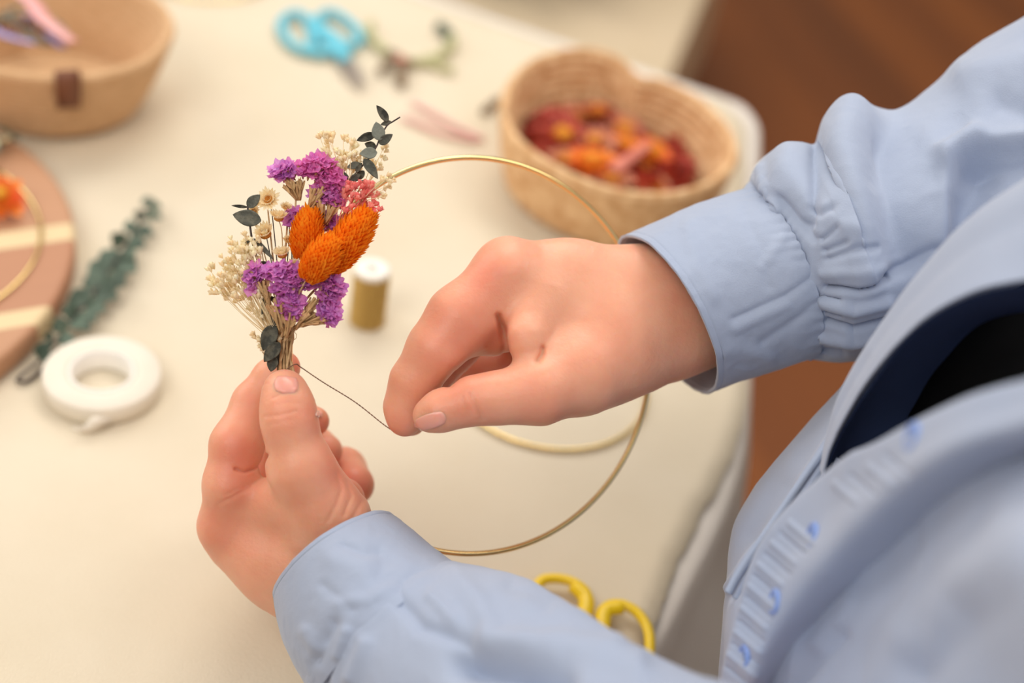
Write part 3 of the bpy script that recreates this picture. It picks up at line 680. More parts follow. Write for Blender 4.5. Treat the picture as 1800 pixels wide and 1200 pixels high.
def surface(fn, lo, hi, h, refine=2):
    lo = np.array(lo, np.float32); hi = np.array(hi, np.float32); S = 4
    nc = np.ceil((hi-lo)/(h*S)).astype(int)+1; nf = (nc-1)*S+1
    g = np.stack(np.meshgrid(*[np.arange(k) for k in nc], indexing='ij'), -1).reshape(-1, 3)
    cv = fn(lo+g.astype(np.float32)*(h*S)).reshape(nc)
    idx = [np.minimum((np.arange(k)+S//2)//S, m-1) for k, m in zip(nf, nc)]
    D = cv[np.ix_(*idx)].astype(np.float32)
    msk = np.abs(D) < h*S*2.2
    ii = np.argwhere(msk); vals = np.empty(len(ii), np.float32)
    for s in range(0, len(ii), 400000): vals[s:s+400000] = fn(lo+ii[s:s+400000].astype(np.float32)*h)
    D[msk] = vals
    sg = D < 0
    acc = np.zeros(tuple(nf-1)+(3,), np.float32); cnt = np.zeros(tuple(nf-1), np.float32)
    nx, ny, nz = nf-1
    for ax in range(3):
        o = [a for a in range(3) if a != ax]
        for u in (0, 1):
            for v in (0, 1):
                st = [0, 0, 0]; st[o[0]] = u; st[o[1]] = v; en = list(st); en[ax] = 1
                A = D[st[0]:st[0]+nx, st[1]:st[1]+ny, st[2]:st[2]+nz]; B = D[en[0]:en[0]+nx, en[1]:en[1]+ny, en[2]:en[2]+nz]
                cr_ = (A < 0) != (B < 0)
                ix = np.nonzero(cr_); t = A[ix]/(A[ix]-B[ix]); w3 = np.zeros((len(t), 3), np.float32)
                w3[:, o[0]] = u; w3[:, o[1]] = v; w3[:, ax] = t
                acc[ix] += w3; cnt[ix] += 1
    act = cnt > 0; vid = np.full(act.shape, -1, np.int64); ci = np.argwhere(act); vid[act] = np.arange(len(ci))
    V = lo+(ci+acc[act]/cnt[act][:, None])*h
    Fs = []
    for ax in range(3):
        o = [a for a in range(3) if a != ax]
        sl = [slice(1, -1)]*3; sl[ax] = slice(0, -1); s2 = list(sl); s2[ax] = slice(1, None)
        A, B = sg[tuple(sl)], sg[tuple(s2)]; e = np.argwhere(A != B)+np.array([0 if a == ax else 1 for a in range(3)])
        pos = A[A != B]
        d1 = np.zeros(3, int); d1[o[0]] = 1; d2 = np.zeros(3, int); d2[o[1]] = 1
        q = [vid[tuple((e-a).T)] for a in (0*d1, d1, d1+d2, d2)]; q = np.stack(q, 1)
        flip = pos if ax != 1 else ~pos
        q[flip] = q[flip][:, ::-1]; Fs.append(q)
    F = np.concatenate(Fs); F = F[(F >= 0).all(1)][:, ::-1]
    for _ in range(refine):
        e = h*0.5; f0 = fn(V); gr = np.stack([fn(V+np.array([e if a == b else 0 for b in range(3)], np.float32))-f0 for a in range(3)], 1)/e
        g2 = np.maximum((gr**2).sum(1), .2); V = V-(np.clip(f0/g2, -h, h)[:, None]*gr)*0.9
    return V, F
def segd(x, y, pl):
    best = None
    for (ax, ay), (bx, by) in zip(pl[:-1], pl[1:]):
        dx, dy = bx-ax, by-ay; t = np.clip(((x-ax)*dx+(y-ay)*dy)/(dx*dx+dy*dy), 0, 1)
        d = np.hypot(x-ax-t*dx, y-ay-t*dy); best = d if best is None else np.minimum(best, d)
    return best
def crease(p, pl, amp, wd, zc, zr=0.02):
    """a skin fold: a groove following a line, only on the side of the surface near depth zc"""
    x = 900+FPX*p[:, 0]/p[:, 2]; y = 600+FPX*p[:, 1]/p[:, 2]
    return amp*np.exp(-(segd(x, y, pl)/wd)**2)*np.exp(-((p[:, 2]-zc)/zr)**2)

# ---- left hand: thumb on top, index behind the stems, three fingers curled behind
def left_hand(p):
    th = chain(p, [J(500, 686, .6, 37), J(505, 712, .598, 42), J(509, 745, .597, 44), J(528, 822, .601, 55), J(582, 915, .612, 72)], .006)
    ix = chain(p, [J(498, 646, .632, 30), J(478, 664, .632, 32), J(447, 708, .630, 37), J(416, 782, .622, 45), J(405, 850, .620, 43)], .004)
    ix = smin(ix, chain(p, [J(402, 850, .622, 42), J(398, 920, .630, 46)], .004), .006)
    palm = chain(p, [J(398, 925, .632, 46), J(480, 975, .632, 60), J(560, 985, .632, 84), J(640, 1040, .632, 106), J(760, 1130, .626, 112)], .012)
    palm = smin(palm, chain(p, [J(420, 900, .655, 46), J(560, 960, .652, 70)], .01), .012)
    palm = smin(palm, chain(p, [J(445, 915, .675, 44), J(580, 960, .665, 60)], .01), .012)
    palm = smin(palm, chain(p, [J(480, 930, .69, 40), J(600, 960, .670, 56)], .01), .012)
    palm = smin(palm, chain(p, [J(440, 880, .625, 36), J(520, 880, .616, 46)], .01), .012)      # web between thumb and index
    palm = smin(palm, chain(p, [J(415, 955, .640, 44), J(500, 1010, .638, 56), J(600, 1060, .636, 84)], .01), .010)
    palm = smin(palm, chain(p, [J(600, 880, .640, 40), J(600, 960, .640, 60)], .01), .010)
    mi = chain(p, [J(420, 895, .655, 42), J(452, 775, .672, 36), J(520, 728, .668, 30), J(553, 740, .656, 26)], .004)
    ri = chain(p, [J(445, 915, .675, 42), J(480, 800, .695, 36), J(540, 765, .69, 32), J(572, 792, .670, 30)], .004)
    pi = chain(p, [J(480, 930, .69, 38), J(540, 830, .705, 36), J(604, 826, .690, 38), J(622, 852, .672, 36)], .004)
    hand = smin(th, palm, .010)
    for f, k in ((ix, .006), (mi, .005), (ri, .005), (pi, .005)):
        f = smin(f, palm, k); hand = smin(hand, f, .0008)
    d = hand
    d = d+crease(p, [(414, 824), (430, 829), (446, 824), (460, 814), (470, 800)], .0024, 3.0, .600, .020)
    for pl, a, w_ in (([(479, 700), (494, 692), (512, 689), (527, 687)], .00035, 2.2), ([(486, 712), (506, 707), (526, 709)], .00018, 2.5),
                      ([(466, 732), (492, 729), (520, 722)], .00030, 2.6), ([(468, 748), (490, 742), (512, 738)], .00016, 2.6),
                      ([(385, 885), (410, 872), (440, 855), (462, 838)], .0008, 4), ([(398, 868), (425, 855), (450, 846)], .0006, 3), ([(440, 676), (456, 678), (470, 674)], .0003, 2.5), ([(412, 708), (432, 712), (452, 708)], .0002, 2.5),
                      ([(592, 832), (600, 860), (590, 890), (576, 915)], .0004, 4), ([(610, 846), (618, 870), (604, 905)], .0005, 4), ([(634, 862), (636, 880), (618, 915)], .0004, 4)):
        d = d+crease(p, pl, a, w_, .590, .03)
    return d
# ---- right hand: seen from the back, index finger and thumb pinching the thread
def right_hand(p):
    ix = chain(p, [J(712, 737, .618, 30), J(711, 714, .618, 32), J(728, 670, .616, 39), J(768, 614, .614, 50), J(808, 560, .616, 56), J(893, 480, .625, 56)], .006)
    ix = smin(ix, chain(p, [J(812, 588, .622, 40), J(866, 590, .628, 38)], .004), .006)
    mi = chain(p, [J(722, 738, .640, 28), J(742, 690, .642, 32), J(800, 610, .645, 40), J(900, 500, .655, 50)], .004)
    ri = chain(p, [J(880, 640, .675, 30), J(800, 640, .685, 34), J(850, 560, .68, 38), J(930, 500, .68, 46)], .004)
    pi = chain(p, [J(920, 650, .69, 28), J(850, 650, .70, 30), J(890, 580, .70, 34), J(960, 520, .70, 42)], .004)
    th = chain(p, [J(752, 731, .602, 25), J(775, 722, .600, 31), J(832, 704, .600, 37), J(885, 698, .602, 41), J(948, 688, .606, 53), J(1020, 655, .618, 70), J(1100, 610, .640, 84)], .008)
    back = chain(p, [J(893, 478, .628, 56), J(1000, 512, .636, 84), J(1110, 543, .644, 100), J(1230, 530, .655, 104)], .010, .78)
    back = smin(back, chain(p, [J(975, 580, .630, 60), J(1060, 606, .630, 92), J(1150, 568, .644, 104)], .01, .8), .014)
    back = smin(back, chain(p, [J(915, 495, .655, 52), J(1150, 535, .660, 84)], .01), .012)
    back = smin(back, chain(p, [J(950, 520, .685, 46), J(1150, 535, .675, 72)], .01), .012)
    arm = chain(p, [J(1190, 548, .655, 103), J(1360, 490, .665, 98), J(1480, 440, .665, 108)], .01, .8)
    back = smin(back, arm, .01)
    web = chain(p, [J(935, 530, .622, 44), J(926, 592, .609, 33), J(928, 606, .608, 29)], .004)
    back = smin(back, web, .016)
    hand = smin(th, back, .008)
    hand = smin(hand, smin(ix, back, .009), .0012)
    for f in (mi, ri, pi): hand = smin(hand, smin(f, back, .005), .0008)
    d = hand
    d = d+crease(p, [(876, 556), (885, 580), (887, 604), (884, 628)], .0026, 6, .602, .022)
    d = d+crease(p, [(946, 634), (953, 622), (954, 612)], .0016, 5, .598, .022)
    d = d+crease(p, [(790, 676), (800, 655), (850, 628), (880, 632)], .002, 9, .61, .016)
    d = d+crease(p, [(826, 692), (836, 712), (848, 736)], .0006, 3.5, .585, .02)
    d = d+crease(p, [(812, 700), (820, 716), (826, 730)], .0003, 3.5, .585, .02)
    d = d-crease(p, [(886, 464), (900, 470)], .0016, 26, .60, .03)
    return d
def box_of(js, pad=.022):
    a = np.array([j for j in js]); return a.min(0)-pad, a.max(0)+pad
person = thing('person', (.40, .455, 0),
               'person in a light blue shirt, hands binding a small bouquet of dried flowers', 'person')
lo, hi = box_of([C3(352, 600, .59), C3(352, 1180, .72), C3(860, 1250, .66), C3(860, 620, .59)])
LV_, LF_ = surface(left_hand, lo, hi, .00075)
lo, hi = box_of([C3(680, 410, .585), C3(680, 780, .585), C3(1520, 350, .72), C3(1520, 780, .6)])
RV_, RF_ = surface(right_hand, lo, hi, .00085)
# ---- rest of the body, coarser, under the clothes; it is joined to both hands
def B_(x, y, d, r): return J(x, y, d, r)
def body_core(p):
    la = chain(p, [J(640, 1040, .632, 96), J(760, 1130, .622, 108), J(1250, 1480, .52, 165), J(1700, 1560, .44, 200), J(2350, 1150, .40, 260)], .02); la = smin(la, cap(p, J(2350, 1150, .40, 1)[0], toC(np.array([.38, .27, 1.14])).astype(np.float32), .045, .05), .02)
    ra = chain(p, [J(1210, 542, .660, 88), J(1360, 490, .665, 94), J(1800, 330, .68, 150), J(2400, 150, .66, 220)], .02); ra = smin(ra, cap(p, J(2400, 150, .66, 1)[0], toC(np.array([.40, .64, 1.14])).astype(np.float32), .05, .05), .02)
    return smin(la, ra, .02)
ov = []
def add_part(fn, lo, hi, h): 
    V, F = surface(fn, lo, hi, h, 1); return V, F
q_ = toC(np.array([[.46, .20, 1.0], [.46, .20, 1.25], [.46, .72, 1.25], [.40, .70, 1.0]]))
lo, hi = box_of([C3(640, 100, .36), C3(2500, 1700, .36), C3(640, 0, .74), C3(2500, 1700, .74)]+list(q_), .03)
CV_, CF_ = add_part(body_core, lo, hi, .006)
CV_ = CV_; 
# ------------------------------------------------------------------ the rest of the figure (outside the photo's frame, but standing there)
def wchain(p, nodes, k=.03): return chain(p, [(np.array(a, np.float32), r) for a, r in nodes], k)
HC = np.array([.300, .455, 1.445]); hf = np.array([-.82, 0, -.57]); hu = np.array([-.57, 0, .82]); hs = np.array([0., 1, 0])
HM = np.stack([hf, hs, hu])
def hl(p): return ((p-HC)@HM.T).astype(np.float32)
def head_fn(p):
    q = hl(p)
    d = ell(q, (-.012, 0, .030), (.098, .076, .092))
    d = smin(d, ell(q, (.030, 0, -.035), (.062, .056, .070)), .03)
    d = smin(d, cap(q, (.082, 0, .012), (.102, 0, -.022), .007, .012), .012)            # nose
    d = smin(d, cap(q, (.086, -.020, -.052), (.086, .020, -.052), .007, .007), .006)     # lips
    d = smin(d, ell(q, (.070, 0, -.088), (.022, .024, .018)), .02)                       # chin
    for s in (-1, 1):
        d = np.maximum(d, -(np.linalg.norm(q-np.array([.092, s*.031, .018], np.float32), axis=1)-.016)+0) if False else d
        d = d+.006*np.exp(-(np.linalg.norm(q-np.array([.086, s*.031, .016], np.float32), axis=1)/.014)**2)
        d = smin(d, ell(q, (.078, s*.031, .014), (.011, .013, .010)), .002)
        d = smin(d, ell(q, (-.004, s*.080, -.004), (.018, .007, .030)), .004)            # ears
    d = d+.003*np.exp(-((q[:, 2]+.052)/.0022)**2)*np.exp(-((q[:, 0]-.094)/.02)**2)*np.exp(-(q[:, 1]/.024)**4)
    return d
def trunk(p, g=0.0):
    q = p.astype(np.float32)
    d = chain(q, [(np.array([.37, .455, .82], np.float32), .105+g), (np.array([.38, .455, 1.0], np.float32), .10+g), (np.array([.40, .455, 1.14], np.float32), .10+g)], .03)
    for s in (-1, 1):
        d = smin(d, wchain(q, [((.38, .455+s*.06, .82), .085+g), ((.39, .455+s*.05, 1.0), .075+g), ((.41, .455+s*.09, 1.15), .075+g)]), .04)
        d = smin(d, wchain(q, [((.41, .455, 1.20), .06+g), ((.41, .455+s*.165, 1.18), .055+g), ((.40, .455+s*.185, 1.10), .05+g)]), .05)
    return d
def neck(p): return wchain(p, [((.41, .455, 1.20), .055), ((.37, .455, 1.30), .050), ((.325, .455, 1.40), .052)], .02)
def legs(p, g=0.0):
    d = None
    for s in (-1, 1):
        l = wchain(p, [((.38, .455+s*.07, .84), .095+g), ((.38, .455+s*.085, .46), .062+g), ((.40, .455+s*.09, .12), .046+g)], .03)
        d = l if d is None else smin(d, l, .03)
    return d
def core_w(p): return smin(smin(smin(trunk(p), neck(p), .03), head_fn(p), .02), legs(p), .03)
BV, BF = surface(core_w, (.12, .15, .04), (.56, .76, 1.60), .0065, 1)
def pants_fn(p): return np.maximum(smin(legs(p, .012), wchain(p, [((.38, .40, .84), .115), ((.38, .51, .84), .115)]), .03), p[:, 2]-.86)
TV_, TF_ = surface(pants_fn, (.18, .15, .03), (.60, .76, .92), .009, 1)
mk('trousers', TV_, TF_, M['denim'], person)['label'] = 'dark trousers'
for s in (-1, 1):
    def shoe(p, s=s): return np.maximum(smin(wchain(p, [((.41, .455+s*.09, .055), .045), ((.32, .455+s*.092, .036), .040), ((.25, .455+s*.095, .034), .034)]), wchain(p, [((.40, .455+s*.09, .05), .05), ((.40, .455+s*.09, .10), .052)]), .03), -p[:, 2]+.001)
    SV_, SF_ = surface(shoe, (.18, .30 if s < 0 else .46, -.01), (.50, .46 if s < 0 else .62, .18), .006, 1); mk('shoe', SV_, SF_, M['black'], person)
def hair_fn(p):
    q = hl(p); d = ell(q, (-.018, 0, .038), (.106, .087, .098)); d = smin(d, ell(q, (-.115, 0, .03), (.036, .036, .036)), .015)
    d = np.maximum(d, (q[:, 0]-.055)+.35*(-q[:, 2]+.075)) ; d = np.maximum(d, -.045-q[:, 2])
    return d+.0012*np.sin(q[:, 1]*420+3*np.sin(q[:, 2]*40))
AV_, AF_ = surface(hair_fn, (.10, .32, 1.28), (.50, .59, 1.64), .0045, 1)
hr_ = mk('hair', AV_, AF_, mat('brown_hair', srgb(74, 50, 34), srgb(104, 74, 50), 80, 0.5), person); hr_['label'] = 'brown hair tied back in a bun'
for s in (-1, 1):
    c_ = HC+HM.T@np.array([.0855, s*.031, .014]); mk('eye', *ballVF(c_, .0062, 14, 10), M['black'], person)
def red(p, blobs):
    x = 900+FPX*p[:, 0]/p[:, 2]; y = 600+FPX*p[:, 1]/p[:, 2]; t = np.zeros(len(p))
    for bx, by, r, a in blobs: t += a*np.exp(-((x-bx)**2+(y-by)**2)/(r*r))
    return np.clip(t+0.10*fnoise(p, 60, 4)+.12, 0, .8)
tl = red(LV_, [(525, 635, 24, .45), (440, 690, 34, .22), (400, 790, 50, .30), (425, 800, 30, .2), (420, 850, 40, .3), (380, 930, 50, .3), (500, 735, 24, .15), (590, 840, 26, .25), (630, 835, 40, .35), (640, 870, 20, .3), (590, 795, 30, .3),
               (565, 745, 24, .35), (460, 930, 60, .12), (560, 900, 60, .12), (500, 690, 20, .1), (545, 720, 16, .2)])
tr_ = red(RV_, [(850, 510, 46, .34), (790, 560, 50, .26), (740, 620, 40, .16), (702, 750, 24, .22), (765, 735, 22, .22), (940, 690, 50, .22), (900, 440, 40, .18), (830, 640, 60, .28), (880, 600, 40, .22),
               (1020, 620, 50, .14), (860, 470, 30, .2), (800, 700, 40, .2), (1195, 520, 30, .25), (1180, 470, 30, .15), (720, 700, 40, .12)])
V = np.concatenate([fromC(LV_), fromC(RV_), fromC(CV_), BV])
F = np.concatenate([LF_, RF_+len(LV_), CF_+len(LV_)+len(RV_), BF+len(LV_)+len(RV_)+len(CV_)])
body = mk('body', V, F, M['skin'], person, tint=np.concatenate([tl, tr_, np.full(len(CV_)+len(BV), .15)]))
bvh = BVHTree.FromPolygons([tuple(v) for v in fromC(LV_)]+[tuple(v) for v in fromC(RV_)], [tuple(f) for f in LF_.tolist()]+[tuple(f) for f in (RF_+len(LV_)).tolist()])
def on_body(x, y, off=0.0):
    d = Vector(P(x, y, 1)-CAM).normalized(); h, nn, i, t = bvh.ray_cast(Vector(CAM), d)
    return (np.array(h) if h else P(x, y, .6))+np.array(nn if nn else (0, 0, 0))*off
def nail(cx, cy, ax, ay, ln, wd, up_off=.00035, dome=.0004):
    """nail plate moulded onto the fingertip; (ax, ay) points from cuticle to free edge"""
    n_ = 13; V = []; l = math.hypot(ax, ay); ax, ay = ax/l, ay/l
    for i in range(n_):
        v = -1+2*i/(n_-1)
        for j in range(n_):
            u = -1+2*j/(n_-1); uu = u*math.sqrt(max(0, 1-v*v*.5)); vv = v*math.sqrt(max(0, 1-u*u*.35))
            x = cx+ax*ln*vv-ay*wd*uu; y = cy+ay*ln*vv+ax*wd*uu
            e = max(abs(u), abs(v)); V.append(on_body(x, y, up_off+dome*(1-e**2)-(0.0008 if e > .99 else 0)))
    return mk('fingernail', V, [tuple(f) for f in gridF(n_, n_)], M['nail'], person)
nail(503, 676, .10, -1, 17, 24)['label'] = 'thumbnail of the left hand'
nail(561, 728, .3, -.9, 6, 7)
nail(757, 740, -1, .30, 30, 15)['label'] = 'thumbnail of the right hand'
# ------------------------------------------------------------------ clothing
def cloth_grid(ctrl, nv, nu, closed):
    """control rows of (px, py, depth) -> dense world grid"""
    g = np.asarray(ctrl, float); g = cr(g, nv); g = np.moveaxis(cr(np.moveaxis(g, 1, 0), nu, closed), 0, 1)
    return Pa(g)
def grid_normals(G, closed):
    du = (np.roll(G, -1, 1)-np.roll(G, 1, 1)) if closed else np.gradient(G, axis=1)
    dv = np.gradient(G, axis=0); n = np.cross(du, dv); return n/(np.linalg.norm(n, axis=2)[..., None]+1e-12)
def sculpt(G, closed, folds, front=True):
    """push the cloth in or out along fold lines; fold = (polyline, height m, width px[, one-sided sharpness])"""
    N = grid_normals(G, closed); V = CAM-G; V /= np.linalg.norm(V, axis=2)[..., None]
    s = np.sum(N*V, 2)
    if np.median(s) < 0 and not closed: N = -N; s = -s
    xy = px_of(G); x, y = xy[..., 0], xy[..., 1]; amt = np.zeros(x.shape)
    for f in folds: amt += f[1]*np.exp(-(segd(x, y, f[0])/f[2])**2)
    return G+N*(amt*(np.clip(s*3+.4, 0, 1) if front else 1))[..., None]
def wrinkle(G, closed, amp, sc, seed, aniso=None):
    N = grid_normals(G, closed); q = G if aniso is None else G@np.asarray(aniso)
    n = fnoise(q, sc, seed, 3); n = 1-2*np.abs(n)
    return G+N*(amp*n)[..., None]
def finish(name, G, closed, m, parent, th=.0007, off=0):
    nv, nu = G.shape[:2]; o = mk(name, G.reshape(-1, 3), gridF(nv, nu, closed), m, parent)
    if th: solid(o, th, off)
    return o
def ring(top, bot, dc, drr, bulge=(0, 0), n=20, skew=0, back=1.0):
    """closed ring of control points: top and bottom silhouette pixels, centre depth, depth radius"""
    t = np.arange(n)*2*math.pi/n; c, s = np.cos(t), np.sin(t)
    mx, my = (top[0]+bot[0])/2, (top[1]+bot[1])/2; hx, hy = (top[0]-bot[0])/2, (top[1]-bot[1])/2
    return np.stack([mx+c*hx+s*bulge[0], my+c*hy+s*bulge[1], dc-drr*s*np.where(s < 0, back, 1)+skew*c], 1)
shirt = thing('shirt', person.location, None, None); del_ = [shirt.pop(k) for k in list(shirt.keys())]
shirt.parent = person; shirt.location = (0, 0, 0)

# ---- back, shoulders and upper arms of the shirt
def back_fn(p):
    d = trunk(p, .014)
    d = smin(d, wchain(p, [((.40, .64, 1.15), .072), ((.375, .635, 1.05), .085)]), .03); d = smin(d, wchain(p, [((.39, .27, 1.15), .072), ((.285, .280, 1.03), .085)]), .03)
    d = np.maximum(d, .80-p[:, 2])
    return np.maximum(d, -(wchain(p, [((.42, .455, 1.16), .075), ((.36, .455, 1.40), .09)])))
KV_, KF_ = surface(back_fn, (.20, .14, .78), (.60, .77, 1.30), .0045, 1)
mk('back_panel', KV_, KF_, M['shirt'], shirt)
# ---- right sleeve (upper right of the photo)
cuff = [ring((1099, 416), (1248, 687), .655, .052, (46, -22)), ring((1150, 394), (1298, 668), .655, .047, (48, -22)), ring((1205, 370), (1350, 651), .656, .046, (50, -20)),
        ring((1262, 350), (1400, 636), .656, .045, (52, -16)), ring((1312, 336), (1428, 626), .656, .043, (52, -12))]
G = cloth_grid(cuff, 120, 260, True)
G = wrinkle(G, True, .0004, 38, 3); G = wrinkle(G, True, .00015, 110, 7)
nv, nu = G.shape[:2]; vv = np.linspace(0, 1, nv)[:, None]; uu = np.linspace(0, 2*math.pi, nu, endpoint=False)[None, :]
def gather(G, amp, v0, sign, fall, k=34, seed=1):
    N = grid_normals(G, True); nu = G.shape[1]; u = np.linspace(0, 2*math.pi, nu, endpoint=False)
    ph = k*u+2.4*np.sin(3*u+seed)+1.4*np.sin(7*u+seed*2); a = (0.55+.45*np.sin(5*u+seed))
    v = np.linspace(0, 1, G.shape[0])[:, None]
    return G+N*(amp*np.sin(ph)[None, :]*a[None, :]*np.exp(-np.abs(v-v0)/fall)*np.clip(np.abs(v-(0 if v0 < .5 else 1))/.012, 0, 1))[..., None]
G = gather(G, .0006, 1, 1, .12, 40, 2)
def stitch(G, v0, amp=.00035, w_=.010):
    v = np.linspace(0, 1, G.shape[0])[:, None]; return G-grid_normals(G, True)*(amp*np.exp(-((v-v0)/w_)**2))[..., None]*np.ones((1, G.shape[1], 1))
G = stitch(G, .05)
G = sculpt(G, True, [([(1290, 560), (1380, 520), (1440, 478)], -.0012, 7), ([(1292, 575), (1380, 536)], .0010, 10), ([(1210, 400), (1225, 470), (1250, 520)], .0010, 14),
                     ([(1340, 600), (1400, 560), (1438, 530)], -.0011, 9), ([(1265, 620), (1300, 610), (1350, 625)], .0012, 14), ([(1310, 380), (1340, 440), (1350, 500)], -.0008, 12),
                     ([(1375, 420), (1340, 470)], .0008, 10)])
finish('cuff', G, True, M['shirt'], shirt, .0016, 0)
# narrow stitched seam where the sleeve is gathered into the cuff
sl = [ring((1308, 341), (1422, 622), .656, .0405, (50, -11)), ring((1316, 334), (1433, 626), .656, .0435, (53, -12)), ring((1328, 310), (1446, 630), .657, .048, (50, -10)), ring((1350, 276), (1470, 634), .658, .056, (50, -6)), ring((1398, 256), (1504, 632), .66, .060, (40, 0)),
      ring((1438, 250), (1545, 632), .662, .062, (30, 0)), ring((1455, 205), (1590, 632), .664, .066, (20, 0)), ring((1500, 182), (1650, 630), .668, .068, (20, 0)),
      ring((1575, 192), (1730, 620), .672, .068, (20, 0)), ring((1640, 152), (1820, 600), .674, .070, (20, 0)), ring((1708, 88), (1920, 600), .675, .074), ring((1810, 24), (2040, 600), .675, .08),
      ring((1930, -50), (2200, 600), .67, .09), ring((2120, -170), (2380, 600), .66, .11), ring((2350, -250), (2560, 700), .64, .12)]
G = cloth_grid(sl, 420, 420, True)
G = gather(G, .0030, .0, 1, .05, 24, 5); G = gather(G, .0014, .0, 1, .035, 47, 9)
fd = [([(1500, 176), (1478, 260), (1490, 360), (1525, 480)], .0062, 32), ([(1560, 250), (1540, 300)], -.002, 24),
      ([(1432, 262), (1432, 330), (1422, 392)], -.0034, 11), ([(1385, 275), (1370, 330)], .004, 26),
      ([(1560, 240), (1572, 340), (1590, 440)], -.0085, 34), ([(1640, 260), (1610, 360), (1600, 440)], .0040, 34),
      ([(1720, 240), (1670, 292), (1652, 350), (1648, 450)], .0065, 20), ([(1720, 320), (1700, 370), (1690, 430)], -.0075, 34), ([(1560, 486), (1600, 470), (1640, 440)], -.004, 12),
      ([(1655, 290), (1740, 250), (1830, 236)], .006, 20), ([(1760, 180), (1840, 205)], -.005, 26), ([(1700, 130), (1800, 110), (1860, 120)], .004, 30),
      ([(1700, 300), (1780, 300), (1850, 290)], -.004, 24),
      ([(1450, 370), (1470, 400), (1500, 410)], .0015, 13), ([(1425, 366), (1445, 376), (1462, 372)], -.0022, 8), ([(1455, 455), (1500, 440), (1540, 435)], -.0022, 7), ([(1452, 480), (1500, 478), (1550, 470)], .0016, 10),
      ([(1452, 504), (1510, 507), (1560, 490)], -.0040, 6), ([(1452, 530), (1500, 545), (1560, 530)], .0030, 10), ([(1452, 562), (1500, 577), (1560, 562)], -.0044, 6), ([(1452, 545), (1480, 552)], -.002, 4), ([(1450, 520), (1478, 526)], -.002, 4), ([(1450, 440), (1485, 428)], -.0022, 5), ([(1445, 420), (1470, 404)], -.002, 5), ([(1440, 590), (1500, 600), (1560, 590)], .003, 9),
      ([(1420, 616), (1480, 618)], -.003, 7), ([(1378, 350), (1400, 385), (1430, 420)], -.0022, 8), ([(1340, 300), (1350, 340), (1370, 370)], .0022, 10), ([(1318, 320), (1340, 345)], -.002, 6)]
G = sculpt(G, True, fd); G = wrinkle(G, True, .0006, 18, 13); G = wrinkle(G, True, .00018, 80, 17)
finish('sleeve', G, True, M['shirt'], shirt, .0007, 0)

# ---- left sleeve (bottom of the photo)
cuff = [ring((690, 907), (487, 1055), .628, .044, (-26, -36)), ring((722, 932), (493, 1092), .622, .046, (-24, -34)), ring((756, 962), (506, 1138), .615, .048, (-22, -30)), ring((792, 990), (532, 1190), .606, .049, (-18, -26)),
        ring((812, 1000), (556, 1232), .600, .049, (-14, -22))]
G = cloth_grid(cuff, 120, 260, True); G = stitch(G, .05); G = wrinkle(G, True, .0003, 26, 23); G = wrinkle(G, True, .00016, 100, 27)
G = sculpt(G, True, [([(676, 985), (668, 1012), (700, 1030), (740, 1020)], -.0012, 18), ([(606, 960), (640, 975), (665, 970)], -.0012, 10), ([(590, 985), (640, 1000)], .0012, 20),
                     ([(588, 1096), (572, 1130), (560, 1160)], -.0020, 12), ([(600, 1060), (650, 1055), (690, 1030)], .0012, 12), ([(570, 1030), (620, 1070)], -.0008, 10), ([(540, 1110), (560, 1140)], .0015, 12),
                     ([(610, 1110), (596, 1150)], .0015, 9)])
finish('cuff', G, True, M['shirt'], shirt, .0016, 0)
sl = [ring((786, 992), (536, 1184), .606, .046, (-18, -26)), ring((800, 994), (544, 1212), .602, .0500, (-15, -24)), ring((812, 996), (560, 1240), .598, .0515, (-13, -20)), ring((850, 1000), (600, 1320), .585, .054, (-8, -12)), ring((930, 1022), (670, 1430), .565, .057), ring((1010, 1075), (760, 1540), .54, .060),
      ring((1100, 1132), (880, 1640), .515, .064), ring((1200, 1176), (1030, 1740), .487, .068), ring((1300, 1212), (1200, 1860), .46, .072), ring((1480, 1300), (1440, 1990), .43, .078), ring((1750, 1380), (1760, 2080), .40, .085), ring((2100, 1300), (2250, 2050), .37, .09)]
G = cloth_grid(sl, 320, 320, True)
G = sculpt(G, True, [([(690, 1040), (740, 1100), (820, 1128)], -.0024, 13), ([(800, 1010), (840, 1060), (860, 1100)], .0020, 20), ([(900, 1030), (960, 1070)], -.0015, 16), ([(760, 1050), (800, 1090)], .0016, 12),
                     ([(930, 1060), (1010, 1090), (1080, 1130)], .0025, 22), ([(820, 1170), (900, 1178), (980, 1200)], -.0110, 26), ([(860, 1130), (1000, 1138), (1120, 1170)], .0040, 22), ([(590, 1110), (572, 1170), (566, 1210)], -.0028, 12), ([(640, 1130), (616, 1190)], .002, 14)])
G = wrinkle(G, True, .0007, 14, 33); G = wrinkle(G, True, .0002, 70, 37)
finish('sleeve', G, True, M['shirt'], shirt, .0007, 0)

